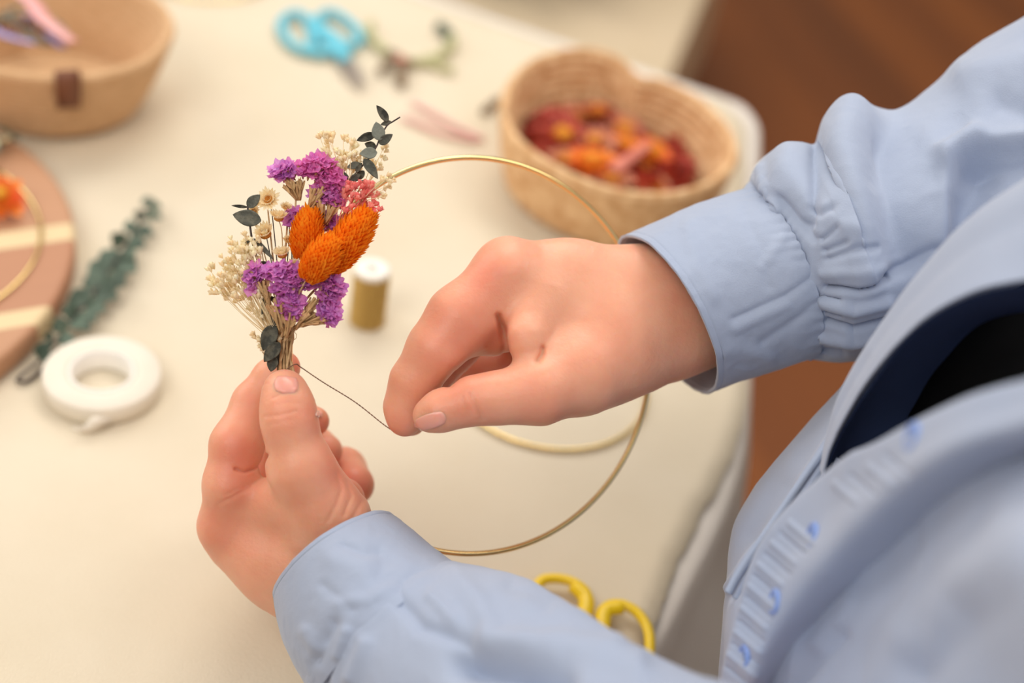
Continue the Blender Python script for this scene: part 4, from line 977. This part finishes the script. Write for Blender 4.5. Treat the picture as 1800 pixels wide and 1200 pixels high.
# ---- right front: the band along the opening, its outer side and its inner facing
rowB = [(1900, 380, .62), (1790, 470, .62), (1700, 570, .62), (1620, 660, .62), (1560, 740, .62), (1500, 800, .615), (1460, 850, .60)]
rowO = [(1860, 276, .51), (1720, 372, .525), (1624, 474, .54), (1545, 585, .555), (1484, 690, .57), (1458, 770, .575), (1444, 826, .575)]
rowM = [(1860, 380, .478), (1720, 440, .498), (1622, 520, .515), (1545, 614, .533), (1487, 708, .552), (1458, 778, .562), (1445, 830, .566)]
rowI = [(1860, 482, .462), (1722, 508, .48), (1622, 562, .50), (1546, 642, .522), (1492, 724, .543), (1462, 786, .556), (1447, 836, .562)]
rowI2 = [(1862, 490, .468), (1724, 516, .486), (1625, 570, .506), (1550, 650, .528), (1495, 730, .548), (1465, 790, .561), (1449, 838, .566)]
rowD = [(1900, 540, .53), (1740, 560, .55), (1650, 640, .57), (1600, 720, .585), (1560, 790, .59), (1500, 830, .59), (1460, 850, .59)]
def front(rows, nv, nu, name, m=M['shirt'], folds=(), wr=.0006, sd=1, th=.0008):
    g = np.array(rows, float); G = cloth_grid(g, nv, nu, False)
    if folds: G = sculpt(G, False, folds)
    if wr: G = wrinkle(G, False, wr, 24, sd)
    return finish(name, G, False, m, shirt, th, 0)
front([rowB, rowO, rowM, rowI], 120, 160, 'front_panel', sd=41, wr=.0004)
f_ = front([rowI2, [(x-6+8, y+30, d+.03) for x, y, d in rowI2], rowD], 60, 120, 'inner_facing', M['shaded_blue'], sd=43, wr=.0003)
f_['label'] = 'inside of the open shirt front, its shade painted dark blue'
# far side of the shirt below the opening, with a double stitched edge
S0 = [(1520, 640, .67), (1440, 735, .67), (1370, 830, .665), (1310, 930, .655), (1290, 1060, .65), (1280, 1220, .64)]
S1 = [(1478, 690, .635), (1384, 790, .635), (1312, 884, .63), (1283, 960, .622), (1276, 1060, .612), (1262, 1230, .60)]
S2 = [(1476, 730, .600), (1404, 820, .603), (1342, 915, .60), (1304, 985, .598), (1284, 1070, .592), (1270, 1240, .586)]
S3 = [(1470, 764, .590), (1410, 846, .588), (1350, 934, .584), (1300, 1010, .582), (1280, 1090, .578), (1268, 1260, .574)]
S4 = [(1468, 800, .582), (1420, 872, .578), (1362, 952, .572), (1318, 1030, .568), (1294, 1110, .564), (1276, 1270, .562)]
S5 = [(1500, 820, .584), (1450, 900, .578), (1400, 970, .574), (1350, 1050, .570), (1320, 1130, .566), (1300, 1280, .566)]
front([S0, S1, S2, S3, S4, S5], 120, 160, 'front_panel', sd=47, wr=.0006,
      folds=[([(1466, 768), (1400, 856), (1340, 948), (1282, 1034)], .0022, 7), ([(1466, 788), (1410, 868), (1350, 960), (1292, 1050)], -.0022, 6), ([(1380, 860), (1330, 940)], -.0020, 26)])
# left front: placket with buttons and the near panel
L0 = [(1850, 690, .425), (1700, 725, .452), (1562, 785, .485), (1452, 852, .528), (1350, 965, .553), (1302, 1095, .558), (1266, 1265, .558)]
L1 = [(1850, 660, .408), (1700, 703, .438), (1560, 768, .475), (1447, 837, .520), (1345, 952, .545), (1296, 1085, .550), (1260, 1255, .550)]
L1b = [(1850, 700, .400), (1690, 745, .430), (1566, 815, .466), (1460, 895, .508), (1370, 1000, .533), (1316, 1120, .541), (1276, 1272, .544)]
L2 = [(1850, 738, .396), (1684, 790, .424), (1572, 868, .458), (1476, 958, .49), (1400, 1050, .515), (1337, 1155, .532), (1290, 1300, .54)]
VV = [(1850, 776, .420), (1700, 846, .448), (1600, 930, .482), (1502, 1022, .512), (1416, 1110, .534), (1354, 1196, .547), (1304, 1335, .556)]
R0_ = [(1864, 822, .402), (1724, 894, .430), (1626, 978, .466), (1532, 1064, .496), (1444, 1146, .520), (1376, 1228, .537), (1326, 1362, .546)]
R1 = [(1880, 890, .376), (1752, 950, .404), (1656, 1026, .440), (1568, 1106, .472), (1478, 1184, .500), (1404, 1264, .518), (1346, 1380, .53)]
R2 = [(1930, 980, .335), (1810, 1030, .355), (1724, 1100, .384), (1644, 1180, .415), (1560, 1256, .448), (1484, 1340, .478), (1436, 1460, .50)]
R3 = [(2080, 1180, .305), (1960, 1260, .320), (1860, 1330, .345), (1770, 1400, .372), (1690, 1470, .40), (1610, 1540, .43), (1560, 1640, .46)]
R4 = [(2350, 1300, .30), (2250, 1480, .315), (2150, 1580, .34), (2050, 1650, .365), (1950, 1720, .39), (1850, 1800, .42), (1800, 1900, .45)]
front([VV, R0_, R1, R2, R3, R4], 150, 180, 'front_panel', sd=51, wr=.0010,
      folds=[([(1800, 960), (1700, 1010), (1600, 1110)], .004, 60), ([(1700, 1090), (1620, 1180)], -.004, 40), ([(1500, 1060), (1440, 1130)], .002, 18), ([(1480, 1120), (1400, 1200)], -.003, 18)])
for off, dd_ in ((0, -.006), (13, -.004)):
    ln_ = cr([P(x+off, y+off*.8, z+dd_) for x, y, z in ((1468, 762, .588), (1412, 842, .586), (1350, 932, .582), (1300, 1006, .579), (1280, 1042, .577))], 60)
    t_ = np.gradient(ln_, axis=0); sd_ = np.cross(t_, -FW); sd_ /= np.linalg.norm(sd_, axis=1)[:, None]
    V = np.stack([ln_-sd_*.0016, ln_-FW*.0009, ln_+sd_*.0016], 1).reshape(-1, 3)
    solid(mk('stitched_edge', V, gridF(60, 3), M['shirt'], shirt), .0008, 0)
pf_ = [([(x, y), (x+40, y+34)], .0009*(-1)**k, 4.5) for k, (x, y) in enumerate([(1392, 920), (1376, 938), (1362, 956), (1350, 975), (1338, 994), (1330, 1012), (1322, 1032), (1316, 1050), (1308, 1070), (1302, 1092), (1297, 1112), (1292, 1132), (1286, 1152), (1282, 1172), (1470, 850), (1500, 836), (1530, 820), (1560, 800)])]
front([L0, L1, L1b, L2, VV], 90, 400, 'placket', sd=53, wr=.0004, folds=pf_, th=.0016)
# buttons
sb_ = BVHTree.FromPolygons([tuple(v) for v in cloth_grid(np.array([L0, L1, L1b, L2, VV], float), 60, 200, False).reshape(-1, 3)], [tuple(f) for f in gridF(60, 200).tolist()])
for k, (x, y) in enumerate([(1606, 768), (1430, 942), (1364, 1058), (1310, 1156)]):
    d = Vector(P(x, y, 1)-CAM).normalized(); h, nn, i, t = sb_.ray_cast(Vector(CAM), d)
    h = np.array(h); nn = np.array(nn); nn = nn if nn@(CAM-h) > 0 else -nn
    nn = nn*0.75-RT*0.55; nn /= np.linalg.norm(nn); c = h-nn*.0004; u, v = frame(nn); R_ = .0050
    prof = [(1e-4, .0012), (R_*.62, .0011), (R_*.72, .0019), (R_*.95, .0019), (R_, .0012), (R_, .0004), (R_*.9, 0), (1e-4, 0)]
    b_ = mk('button', *latheVF(prof, c, 28, nn), M['button'], shirt)
    mb = MB()
    for a in (0.6, 0.6+math.pi/2, 0.6+math.pi, 0.6+3*math.pi/2): mb.add(*ballVF(c+nn*.0012+.0012*(math.cos(a)*u+math.sin(a)*v), .0005, 8, 5, nn))
    mb.build('thread_hole', M['shaded_blue'], None) if False else None
    # holes as small dark sunk dots, part of the button
    mesh_ = b_.data; mesh_.materials.append(M['shaded_blue'])
    import bmesh
    bm_ = bmesh.new(); bm_.from_mesh(mesh_)
    for a in (0.6, 0.6+math.pi/2, 0.6+math.pi, 0.6+3*math.pi/2):
        V_, F_ = ballVF(c+nn*.0011+.0012*(math.cos(a)*u+math.sin(a)*v)-ORG[shirt.name], .0004, 8, 5, nn)
        vs = [bm_.verts.new(tuple(q)) for q in V_]
        for f in F_:
            try: ff = bm_.faces.new([vs[i] for i in f]); ff.material_index = 1; ff.smooth = True
            except ValueError: pass
    bm_.to_mesh(mesh_); bm_.free()
# black t-shirt seen inside the opening
Tt = [[(1960, 420, .62), (1800, 470, .63), (1690, 560, .635), (1600, 670, .635), (1540, 760, .63), (1480, 830, .615)],
      [(1960, 560, .57), (1800, 590, .58), (1700, 650, .59), (1630, 720, .60), (1570, 790, .605), (1490, 850, .605)],
      [(1960, 700, .53), (1820, 720, .54), (1730, 760, .555), (1650, 800, .575), (1580, 850, .585), (1500, 890, .595)],
      [(1990, 860, .46), (1880, 880, .48), (1790, 920, .50), (1700, 960, .53), (1600, 1010, .56), (1520, 1060, .58)],
      [(2100, 1100, .42), (2000, 1150, .44), (1900, 1200, .46), (1800, 1240, .49), (1700, 1280, .52), (1600, 1340, .55)]]
G = cloth_grid(np.array(Tt, float), 80, 80, False); G = wrinkle(G, False, .001, 18, 61)
ts = finish('t_shirt', G, False, M['black'], person, .001, 0); ts['label'] = 'black t-shirt under the open blue shirt'
# ------------------------------------------------------------------ gold hoop held upright behind the bouquet
t = np.arange(200)*2*math.pi/200
D0 = .650; DD = .036
hp = np.array([P(826+317*math.cos(a)*1.0, 625+348*math.sin(a), D0+DD*math.cos(a)) for a in t])
hoop = mk('metal_hoop', *tubeVF(hp, .00125, 12, True), M['gold'])
props(hoop, 'large gold metal hoop held up by the left hand, passing behind the right hand', 'hoop')
# ------------------------------------------------------------------ the bouquet
BD = .610
def U(x, y, dd=0.0): return P(x, y, BD+dd)
K = BD/FPX                                         # metres per pixel there
VN = -FW
bq = thing('dried_flower_bouquet', U(500, 640), 'small bouquet of purple, orange and cream dried flowers pinched in the left hand', 'bouquet')
def stem(pts, r0, r1, n=16, jit=0, rg=None):
    q = cr([U(*p) for p in pts], n); return tubeVF(q, np.linspace(r0, r1, n)*K, 6)
rg = random.Random(21)
# bundle of straw-coloured stems
fan = [(505, 395), (520, 350), (575, 380), (600, 380), (545, 450), (470, 360), (497, 455), (540, 560), (560, 560), (480, 500), (520, 470), (590, 470), (640, 320), (530, 540), (510, 500), (470, 520)]
for k, (x, y) in enumerate(fan):
    a = 488+rg.random()*30; b_ = 486+rg.random()*30; z = rg.uniform(-.0015, .0035)
    mk('stem', *stem([(x, y, .006), (0.35*x+0.65*a, y*.35+.65*570, .003+z), (a, 590, z), (b_*.5+a*.5, 620, z*.8), (b_, 648, z*.6), (b_+6, 700, .002)], rg.uniform(1.2, 2.0), rg.uniform(2.3, 3.4), 22), M['straw'] if k % 3 else M['calyx'], bq)
mb = MB(); mb.add(*stem([(508, 592, -.003), (516, 584, -.004), (521, 588, -.004), (519, 596, -.004), (510, 594, -.003)], .6, .5, 20))
for k in range(7): mb.add(*stem([(492+k*4, 600, -.003), (488+rg.random()*30, 570+rg.random()*30, -.005), (480+rg.random()*50, 548+rg.random()*30, -.005)], .5, .3, 10))
mb.build('loose_fibre', M['straw'], bq)

def floretVF(c, ax, r, rg):
    u, v = frame(ax); na, nr = 20, 4; V = [c]; ph = rg.random()*6; cup = rg.uniform(.25, .8)
    for i in range(1, nr+1):
        f = i/nr
        for j in range(na):
            a = j*2*math.pi/na; rr = r*f*(1+f*(.12*math.cos(5*a+ph)+.20*rg.uniform(-1, 1)*(i > 2)))
            z = r*(cup*f*f*.7+f*.22*math.sin(5*a+ph+1)+.16*f*f*rg.uniform(-1, 1))
            V.append(c+rr*(math.cos(a)*u+math.sin(a)*v)+z*ax)
    F = [(0, 1+j, 1+(j+1) % na) for j in range(na)]
    for i in range(nr-1):
        F += [(1+i*na+j, 1+(i+1)*na+j, 1+(i+1)*na+(j+1) % na, 1+i*na+(j+1) % na) for j in range(na)]
    return np.array(V), F
def statice(blobs, calyces, base, seed, pinkish=0.2, d0=0.0, label=None):
    """one flower head: ruffled papery florets (their tips), each rising from a dry brown calyx"""
    rg = random.Random(seed); mb = MB(); mc = MB()
    for (x, y, rx, ry, n) in blobs:
        for k in range(n):
            s = math.sqrt((k+.5)/n); a = k*2.4+seed; px_, py_ = x+rx*s*math.cos(a), y+ry*s*math.sin(a)
            bul = (1-s*s)*min(rx, ry)*K*.55
            c = U(px_, py_, d0)+VN*(bul+rg.uniform(-.0008, .0008))
            o = U(base[0], base[1], d0); ax = (c-o); ax = ax/np.linalg.norm(ax)*.9+VN*rg.uniform(.15, 1.0)+np.array([rg.uniform(-.5, .5) for _ in range(3)]); ax /= np.linalg.norm(ax)
            V, F = floretVF(c, ax, rg.uniform(9.5, 13)*K, rg); mb.add(V, F, min(1, max(0, pinkish+rg.uniform(-.25, .3))))
            b0 = c-ax*10*K; mc.add(*tubeVF([b0, c-ax*5*K, c-ax*.5*K], [1.0*K, 2.2*K, 3.0*K], 6), tint=rg.random())
    for (x0, y0, x1, y1, n) in calyces:
        for k in range(int(n*1.8)):
            xa, ya = x0+rg.uniform(-11, 11), y0+rg.uniform(-8, 8); xb, yb = x1+rg.uniform(-3, 3), y1+rg.uniform(-3, 3)
            z = rg.uniform(-.003, .002)
            mc.add(*stem([(xa, ya, d0+z-.001), ((xa+xb)/2+rg.uniform(-2, 2), (ya+yb)/2, d0+z), (xb, yb, d0+z*.5)], rg.uniform(1.7, 3.0), rg.uniform(1.0, 1.7), 8), tint=rg.random())
            if k % 2:
                p0 = U((xa+xb)/2, (ya+yb)/2, d0+z-.001); mc.add(*leafVF(p0, U(xa+rg.uniform(-8, 8), ya+rg.uniform(-6, 6), d0-.003), 5*K, VN, .4, .1, 5, 3), tint=rg.random())
    h = mb.build('statice_head', M['purple'], bq)
    if label: h['label'] = label
    mc.build('calyx', M['calyx'], h)
statice([(500, 302, 24, 15, 24)], [(508, 322, 522, 350, 10), (530, 322, 526, 350, 9)], (524, 350), 1, .25, .001, 'violet flower head at the upper left of the bouquet')
statice([(556, 296, 32, 20, 34), (582, 316, 20, 18, 18)], [(560, 335, 540, 372, 10)], (548, 350), 2, .62, -.001, 'magenta-purple flower head at the top of the bouquet')
statice([(572, 340, 26, 18, 24), (592, 352, 13, 12, 9)], [(560, 358, 566, 392, 8), (585, 362, 574, 392, 9)], (572, 385), 3, .35, .000)
statice([(520, 384, 17, 17, 14), (575, 392, 18, 18, 14), (545, 380, 20, 12, 8)], [(540, 400, 540, 430, 6)], (545, 425), 4, .15, .005)
statice([(449, 488, 14, 23, 18)], [(464, 500, 474, 540, 7), (458, 492, 470, 530, 5)], (472, 520), 5, .2, -.004, 'small violet flower head at the lower left of the bouquet')
statice([(492, 480, 26, 16, 24), (524, 490, 26, 20, 26), (502, 505, 22, 16, 18), (512, 536, 20, 23, 26)], [(490, 530, 496, 580, 9), (510, 555, 502, 592, 8), (478, 540, 494, 580, 5)], (498, 560), 6, .25, -.007, 'large bright purple flower head at the front of the bouquet')
statice([(578, 498, 20, 15, 18), (590, 506, 14, 12, 9), (574, 522, 16, 16, 14), (580, 550, 17, 18, 18)], [(552, 530, 524, 572, 9), (566, 562, 530, 572, 10), (546, 550, 518, 578, 7)], (540, 560), 7, .2, -.005, 'purple flower head hanging out at the lower right of the bouquet')

def grass_head(base, tip, wd, d0, seed, n=520):
    rg = random.Random(seed); b0, t0 = U(*base, d0), U(*tip, d0-.001); ax = t0-b0; L = np.linalg.norm(ax); ax /= L; u, v = frame(ax); W = wd*K; mb = MB()
    mb.add(*tubeVF([b0+ax*L*s for s in np.linspace(.04, .92, 9)], [max(.0004, W*.72*math.sin(math.pi*min(1, s*.93+.06))**.6) for s in np.linspace(.04, .96, 9)], 12), tint=.9)
    for k in range(n):
        s = ((k+.5)/n); a = k*2.39996; prof = math.sin(math.pi*min(1, s*.90+.06))**.55
        rad = W*prof*.76; d = math.cos(a)*u+math.sin(a)*v; c = b0+ax*L*(s*.93)+d*rad
        out = .85+.5*(1-s)*rg.random()+.35*rg.random(); dirv = ax*(.9+.6*s)+d*out; dirv /= np.linalg.norm(dirv); ln = rg.uniform(13, 19)*K
        side = np.cross(dirv, d); V, F = leafVF(c-dirv*ln*.25, c+dirv*ln*.75+np.array([rg.uniform(-1, 1) for _ in range(3)])*K*1.3, ln*.52, d+.3*side*rg.uniform(-1, 1), .6, -.1, 5, 3, round_=.2)
        mb.add(V, F, np.clip(.45*(1-s)+rg.uniform(-.2, .35)-.12, 0, 1)*np.repeat(np.linspace(1.3, .2, 5), 3))
    h = mb.build('orange_seed_head', M['orange'], bq)
    a_, b_ = base; dx, dy = base[0]-tip[0], base[1]-tip[1]
    mk('stem', *stem([(base[0], base[1], d0), (base[0]+dx*.15, base[1]+dy*.2, d0), (.4*base[0]+.6*500, .5*base[1]+.5*590, .002)], 1.4, 1.6), M['straw'], h)
    return h
grass_head((529, 455), (550, 362), 29, -.002, 31, 340)['label'] = 'orange seed head on the left'
grass_head((574, 478), (655, 364), 36, -.004, 32, 540)['label'] = 'largest orange seed head, leaning right'
grass_head((538, 492), (594, 414), 33, -.011, 33, 400)['label'] = 'front orange seed head'

def buds(name, m, clusters, root, seed, d0, size=3.6, per=4, spread=8, stemm='straw', label=None, dj=.004):
    rg = random.Random(seed); mb = MB(); ms = MB()
    for (x, y) in clusters:
        z = d0+rg.uniform(-dj, dj); j = (x+rg.uniform(-2, 2), y+rg.uniform(-2, 2))
        ms.add(*stem([(j[0], j[1], z), (.6*j[0]+.4*root[0]+rg.uniform(-5, 5), .55*j[1]+.45*root[1], z), (root[0]+rg.uniform(-5, 5), root[1]+rg.uniform(-4, 4), d0+.002)], .45, .8, 12))
        for k in range(per):
            bx, by = x+rg.uniform(-spread, spread), y+rg.uniform(-spread, spread); zz_ = z+rg.uniform(-.0015, .0015)
            c = U(bx, by, zz_); o = U(j[0]*.7+root[0]*.3, j[1]*.7+root[1]*.3, z); ax = c-o; ax /= np.linalg.norm(ax); ax = ax+np.array([rg.uniform(-.35, .35) for _ in range(3)]); ax /= np.linalg.norm(ax)
            r = size*rg.uniform(.85, 1.35)*K; tn = rg.random()*.8
            mb.add(*latheVF([(r*.1, -r*1.5), (r*.55, -r*.9), (r*.95, -r*.1), (r*.85, r*.5), (r*.35, r*1.0), (1e-5, r*1.15)], c, 8, ax), tint=tn)
            u, v = frame(ax)
            for q in range(4):
                a = q*1.57+rg.random(); d = math.cos(a)*u+math.sin(a)*v
                mb.add(*leafVF(c-ax*r*.3+d*r*.6, c+ax*r*1.0+d*r*1.5, r*1.1, d, .4, -.2, 4, 3), tint=tn)
            ms.add(*tubeVF([U(j[0], j[1], z), c-ax*r*1.4], .4*K, 4))
    h = mb.build(name, m, bq)
    if label: h['label'] = label
    ms.build('fine_stems', M[stemm], h); return h
rg = random.Random(77)
def scatter(n, x0, x1, y0, y1, test=lambda x, y: True):
    out = []
    for _ in range(4000):
        if len(out) >= n: break
        x, y = rg.uniform(x0, x1), rg.uniform(y0, y1)
        if test(x, y) and all((x-a)**2+(y-b)**2 > 100 for a, b in out): out.append((x, y))
    return out
up = scatter(20, 562, 640, 232, 300, lambda x, y: y > 236+(600-x)*-.2 or x < 590)+[(568, 236), (580, 240), (618, 250), (607, 270), (600, 292), (628, 285), (575, 268)]
buds('cream_spray', M['cream_bud'], up, (608, 345), 41, .003, 3.5, 4, 7, 'cream_bud', 'cream bud spray at the top of the bouquet')
buds('cream_spray', M['cream_bud'], [(676, 262), (672, 278), (665, 292), (655, 284), (678, 252)], (640, 335), 42, .010, 3.2, 4, 6, 'cream_bud')
buds('cream_spray', M['cream_bud'], [(672, 316), (684, 312), (660, 326), (680, 328), (668, 340), (676, 346), (650, 332), (690, 320)], (632, 352), 43, -.002, 3.0, 4, 6, 'cream_bud', 'pale spray lying over the hoop')
lf_ = scatter(38, 366, 450, 418, 520, lambda x, y: y > 560-(x-340)*1.55 and y < 500+(x-360)*.55 and y < 528)+[(368, 472), (372, 490), (395, 456), (412, 424), (408, 440), (436, 430), (458, 548), (440, 540), (420, 525)]
buds('cream_spray', M['cream_bud'], lf_, (494, 608), 44, .001, 3.8, 4, 8, 'cream_bud', 'wide cream bud spray on the left of the bouquet', .006)
buds('cream_spray', M['cream_bud'], [(448, 588), (456, 594), (462, 606), (488, 596), (462, 618), (430, 414), (459, 558)], (492, 640), 45, -.001, 3.2, 3, 5, 'straw')
pkc = scatter(26, 602, 660, 322, 372, lambda x, y: (x-630)**2/32**2+(y-345)**2/28**2 < 1)+[(612, 390), (606, 402), (655, 378), (650, 400), (622, 330)]
buds('coral_spray', M['pink'], pkc, (590, 420), 46, -.0025, 3.6, 4, 7, 'pink', 'coral pink bud spray on the right of the bouquet')
buds('coral_spray', M['pink'], [(670, 368)], (640, 390), 47, -.003, 3.6, 2, 4, 'pink')

def daisy(x, y, r, ax, dd, seed, lab=None, mid='daisy_mid', rise=.35):
    rg = random.Random(seed); c = U(x, y, dd); ax = RT*ax[0]-UP*ax[1]+VN*ax[2]; ax = ax/np.linalg.norm(ax); mb = MB()
    petalsVF(mb, c, ax, r*K*1.15, 19, 3, rise, rg, .32); h = mb.build('daisy_head', M['daisy'], bq)
    mb = MB(); mb.add(*ballVF(c+ax*r*K*.12, r*K*.46, 14, 9, ax, .55))
    for k in range(60):
        u, v = frame(ax); a = k*2.4; s = math.sqrt(k/60)*.42*r*K; q = c+ax*r*K*(.36-.2*(k/60))+s*(math.cos(a)*u+math.sin(a)*v); mb.add(*ballVF(q, .05*r*K, 5, 4, ax, 1.4))
    mb.build('daisy_centre', M[mid], h)
    mk('stem', *stem([(x, y, dd+.001), (x+6, y+30, dd+.002), (.3*x+.7*500, .3*y+.7*580, .003)], .9, 1.1), M['dark_stem'] if seed % 2 else M['straw'], h)
    if lab: h['label'] = lab
daisy(473, 352, 22, (-.2, -.35, 1), .001, 1, 'cream daisy with an orange centre, highest on the left')
daisy(490, 386, 19, (.1, -.9, .5), -.001, 2, rise=.7)
daisy(468, 414, 23, (-.2, -.6, .7), .001, 3, rise=.8)
daisy(497, 450, 19, (-.1, -.8, .55), -.003, 4, rise=.7)
daisy(519, 470, 16, (-.2, -.7, .5), -.003, 5, rise=.8)
daisy(447, 372, 13, (-.4, -.3, 1), .006, 6)
daisy(503, 366, 12, (.2, -.6, .8), .003, 7, rise=.6)
daisy(460, 440, 13, (-.5, -.5, .6), .004, 8, rise=.8)
daisy(507, 424, 12, (.2, -.6, .8), .003, 9, rise=.6)

def sprig(name, st, r0, r1, leaves, d0, seed, label):
    rg = random.Random(seed); q = [(x, y, d0+z) for x, y, z in st]
    h = mk(name, *stem(q, r0, r1, 30), M['dark_stem'], bq); h['label'] = label
    for (x0, y0, x1, y1, wd, z0, z1, tl, cup) in leaves:
        a, b = U(x0, y0, d0+z0), U(x1, y1, d0+z1); V, F = leafVF(a, b, wd*K*1.08, VN+RT*tl, cup, .08, 13, 9, round_=.6)
        o = mk('leaf', V, F, M['eucalyptus'], h, tint=np.full(len(V), .75 if wd in (26, 19, 22) else rg.uniform(0, .3))); solid(o, .00035, 0)
    return h
sprig('eucalyptus_sprig', [(703, 206, -.002), (690, 214, 0), (680, 221, 0), (669, 240, 0), (661, 259, 0), (646, 281, 0), (627, 303, .002), (607, 330, .003), (560, 420, .007), (510, 560, .003), (500, 650, .002)], 1.3, 1.8,
      [(682, 214, 662, 185, 14, 0, -.002, .4, .3), (688, 214, 669, 219, 8, 0, .001, 0, .3), (668, 247, 661, 214, 22, -.001, -.002, .2, .15), (660, 236, 627, 247, 14, 0, -.001, 0, .35),
       (667, 253, 690, 236, 15, 0, -.002, 0, .35), (661, 259, 641, 252, 13, .001, .002, 0, .3), (663, 268, 632, 270, 19, -.001, -.003, .1, .15), (640, 279, 664, 314, 16, 0, -.003, .2, .4),
       (634, 288, 610, 294, 12, .001, .001, 0, .3), (626, 303, 636, 286, 8, .001, 0, 0, .3), (632, 320, 655, 326, 11, .001, 0, 0, .3), (612, 322, 600, 300, 12, .002, .002, 0, .3), (616, 318, 634, 306, 12, .002, .001, 0, .3), (640, 300, 626, 318, 12, .003, .004, 0, .3)],
      0, 51, 'dark eucalyptus sprig reaching out at the upper right')
sprig('eucalyptus_sprig', [(435, 362, 0), (439, 393, 0), (444, 427, 0), (450, 447, .001), (460, 490, .002), (469, 531, 0), (480, 572, 0), (486, 610, 0), (490, 650, .001)], 1.8, 2.3,
      [(435, 364, 457, 342, 18, 0, -.001, 0, .25), (435, 364, 407, 361, 5, 0, .001, 0, .3), (459, 388, 409, 377, 27, -.001, 0, .1, .12), (442, 420, 430, 429, 4, 0, 0, 0, .3), (446, 419, 481, 456, 8, 0, -.001, .3, .4),
       (457, 478, 424, 484, 22, .002, .002, 0, .2), (474, 470, 452, 462, 14, .002, .002, 0, .2), (464, 520, 461, 562, 6, 0, 0, .4, .5), (466, 522, 488, 527, 8, .001, 0, 0, .3), (488, 554, 482, 580, 10, .001, 0, 0, .3),
       (483, 571, 462, 616, 26.5, -.002, -.003, .1, .3), (492, 602, 464, 636, 22.5, -.004, -.005, -.1, .25), (482, 626, 476, 653, 18, -.003, -.003, .1, .3), (486, 606, 492, 636, 10, -.001, 0, 0, .3)],
      0, 52, 'dark eucalyptus sprig down the left side')
# copper wire from the stems to the right hand
wp = cr([P(504, 648, .6065), P(520, 640, .6095), P(530, 646, .612), P(570, 673, .614), P(625, 707, .617), P(680, 750, .6175), P(708, 764, .6150)], 160)
u, v = frame(wp[-1]-wp[0]); tt_ = np.arange(160)
mb = MB()
for ph in (0, math.pi): mb.add(*tubeVF(wp+.00016*(np.cos(tt_*1.3+ph)[:, None]*u+np.sin(tt_*1.3+ph)[:, None]*v), .00016, 5))
props(mb.build('thread', M['thread'], loc=wp.mean(0)), 'fine twisted brown binding thread between the bouquet stems and the right hand', 'thread')
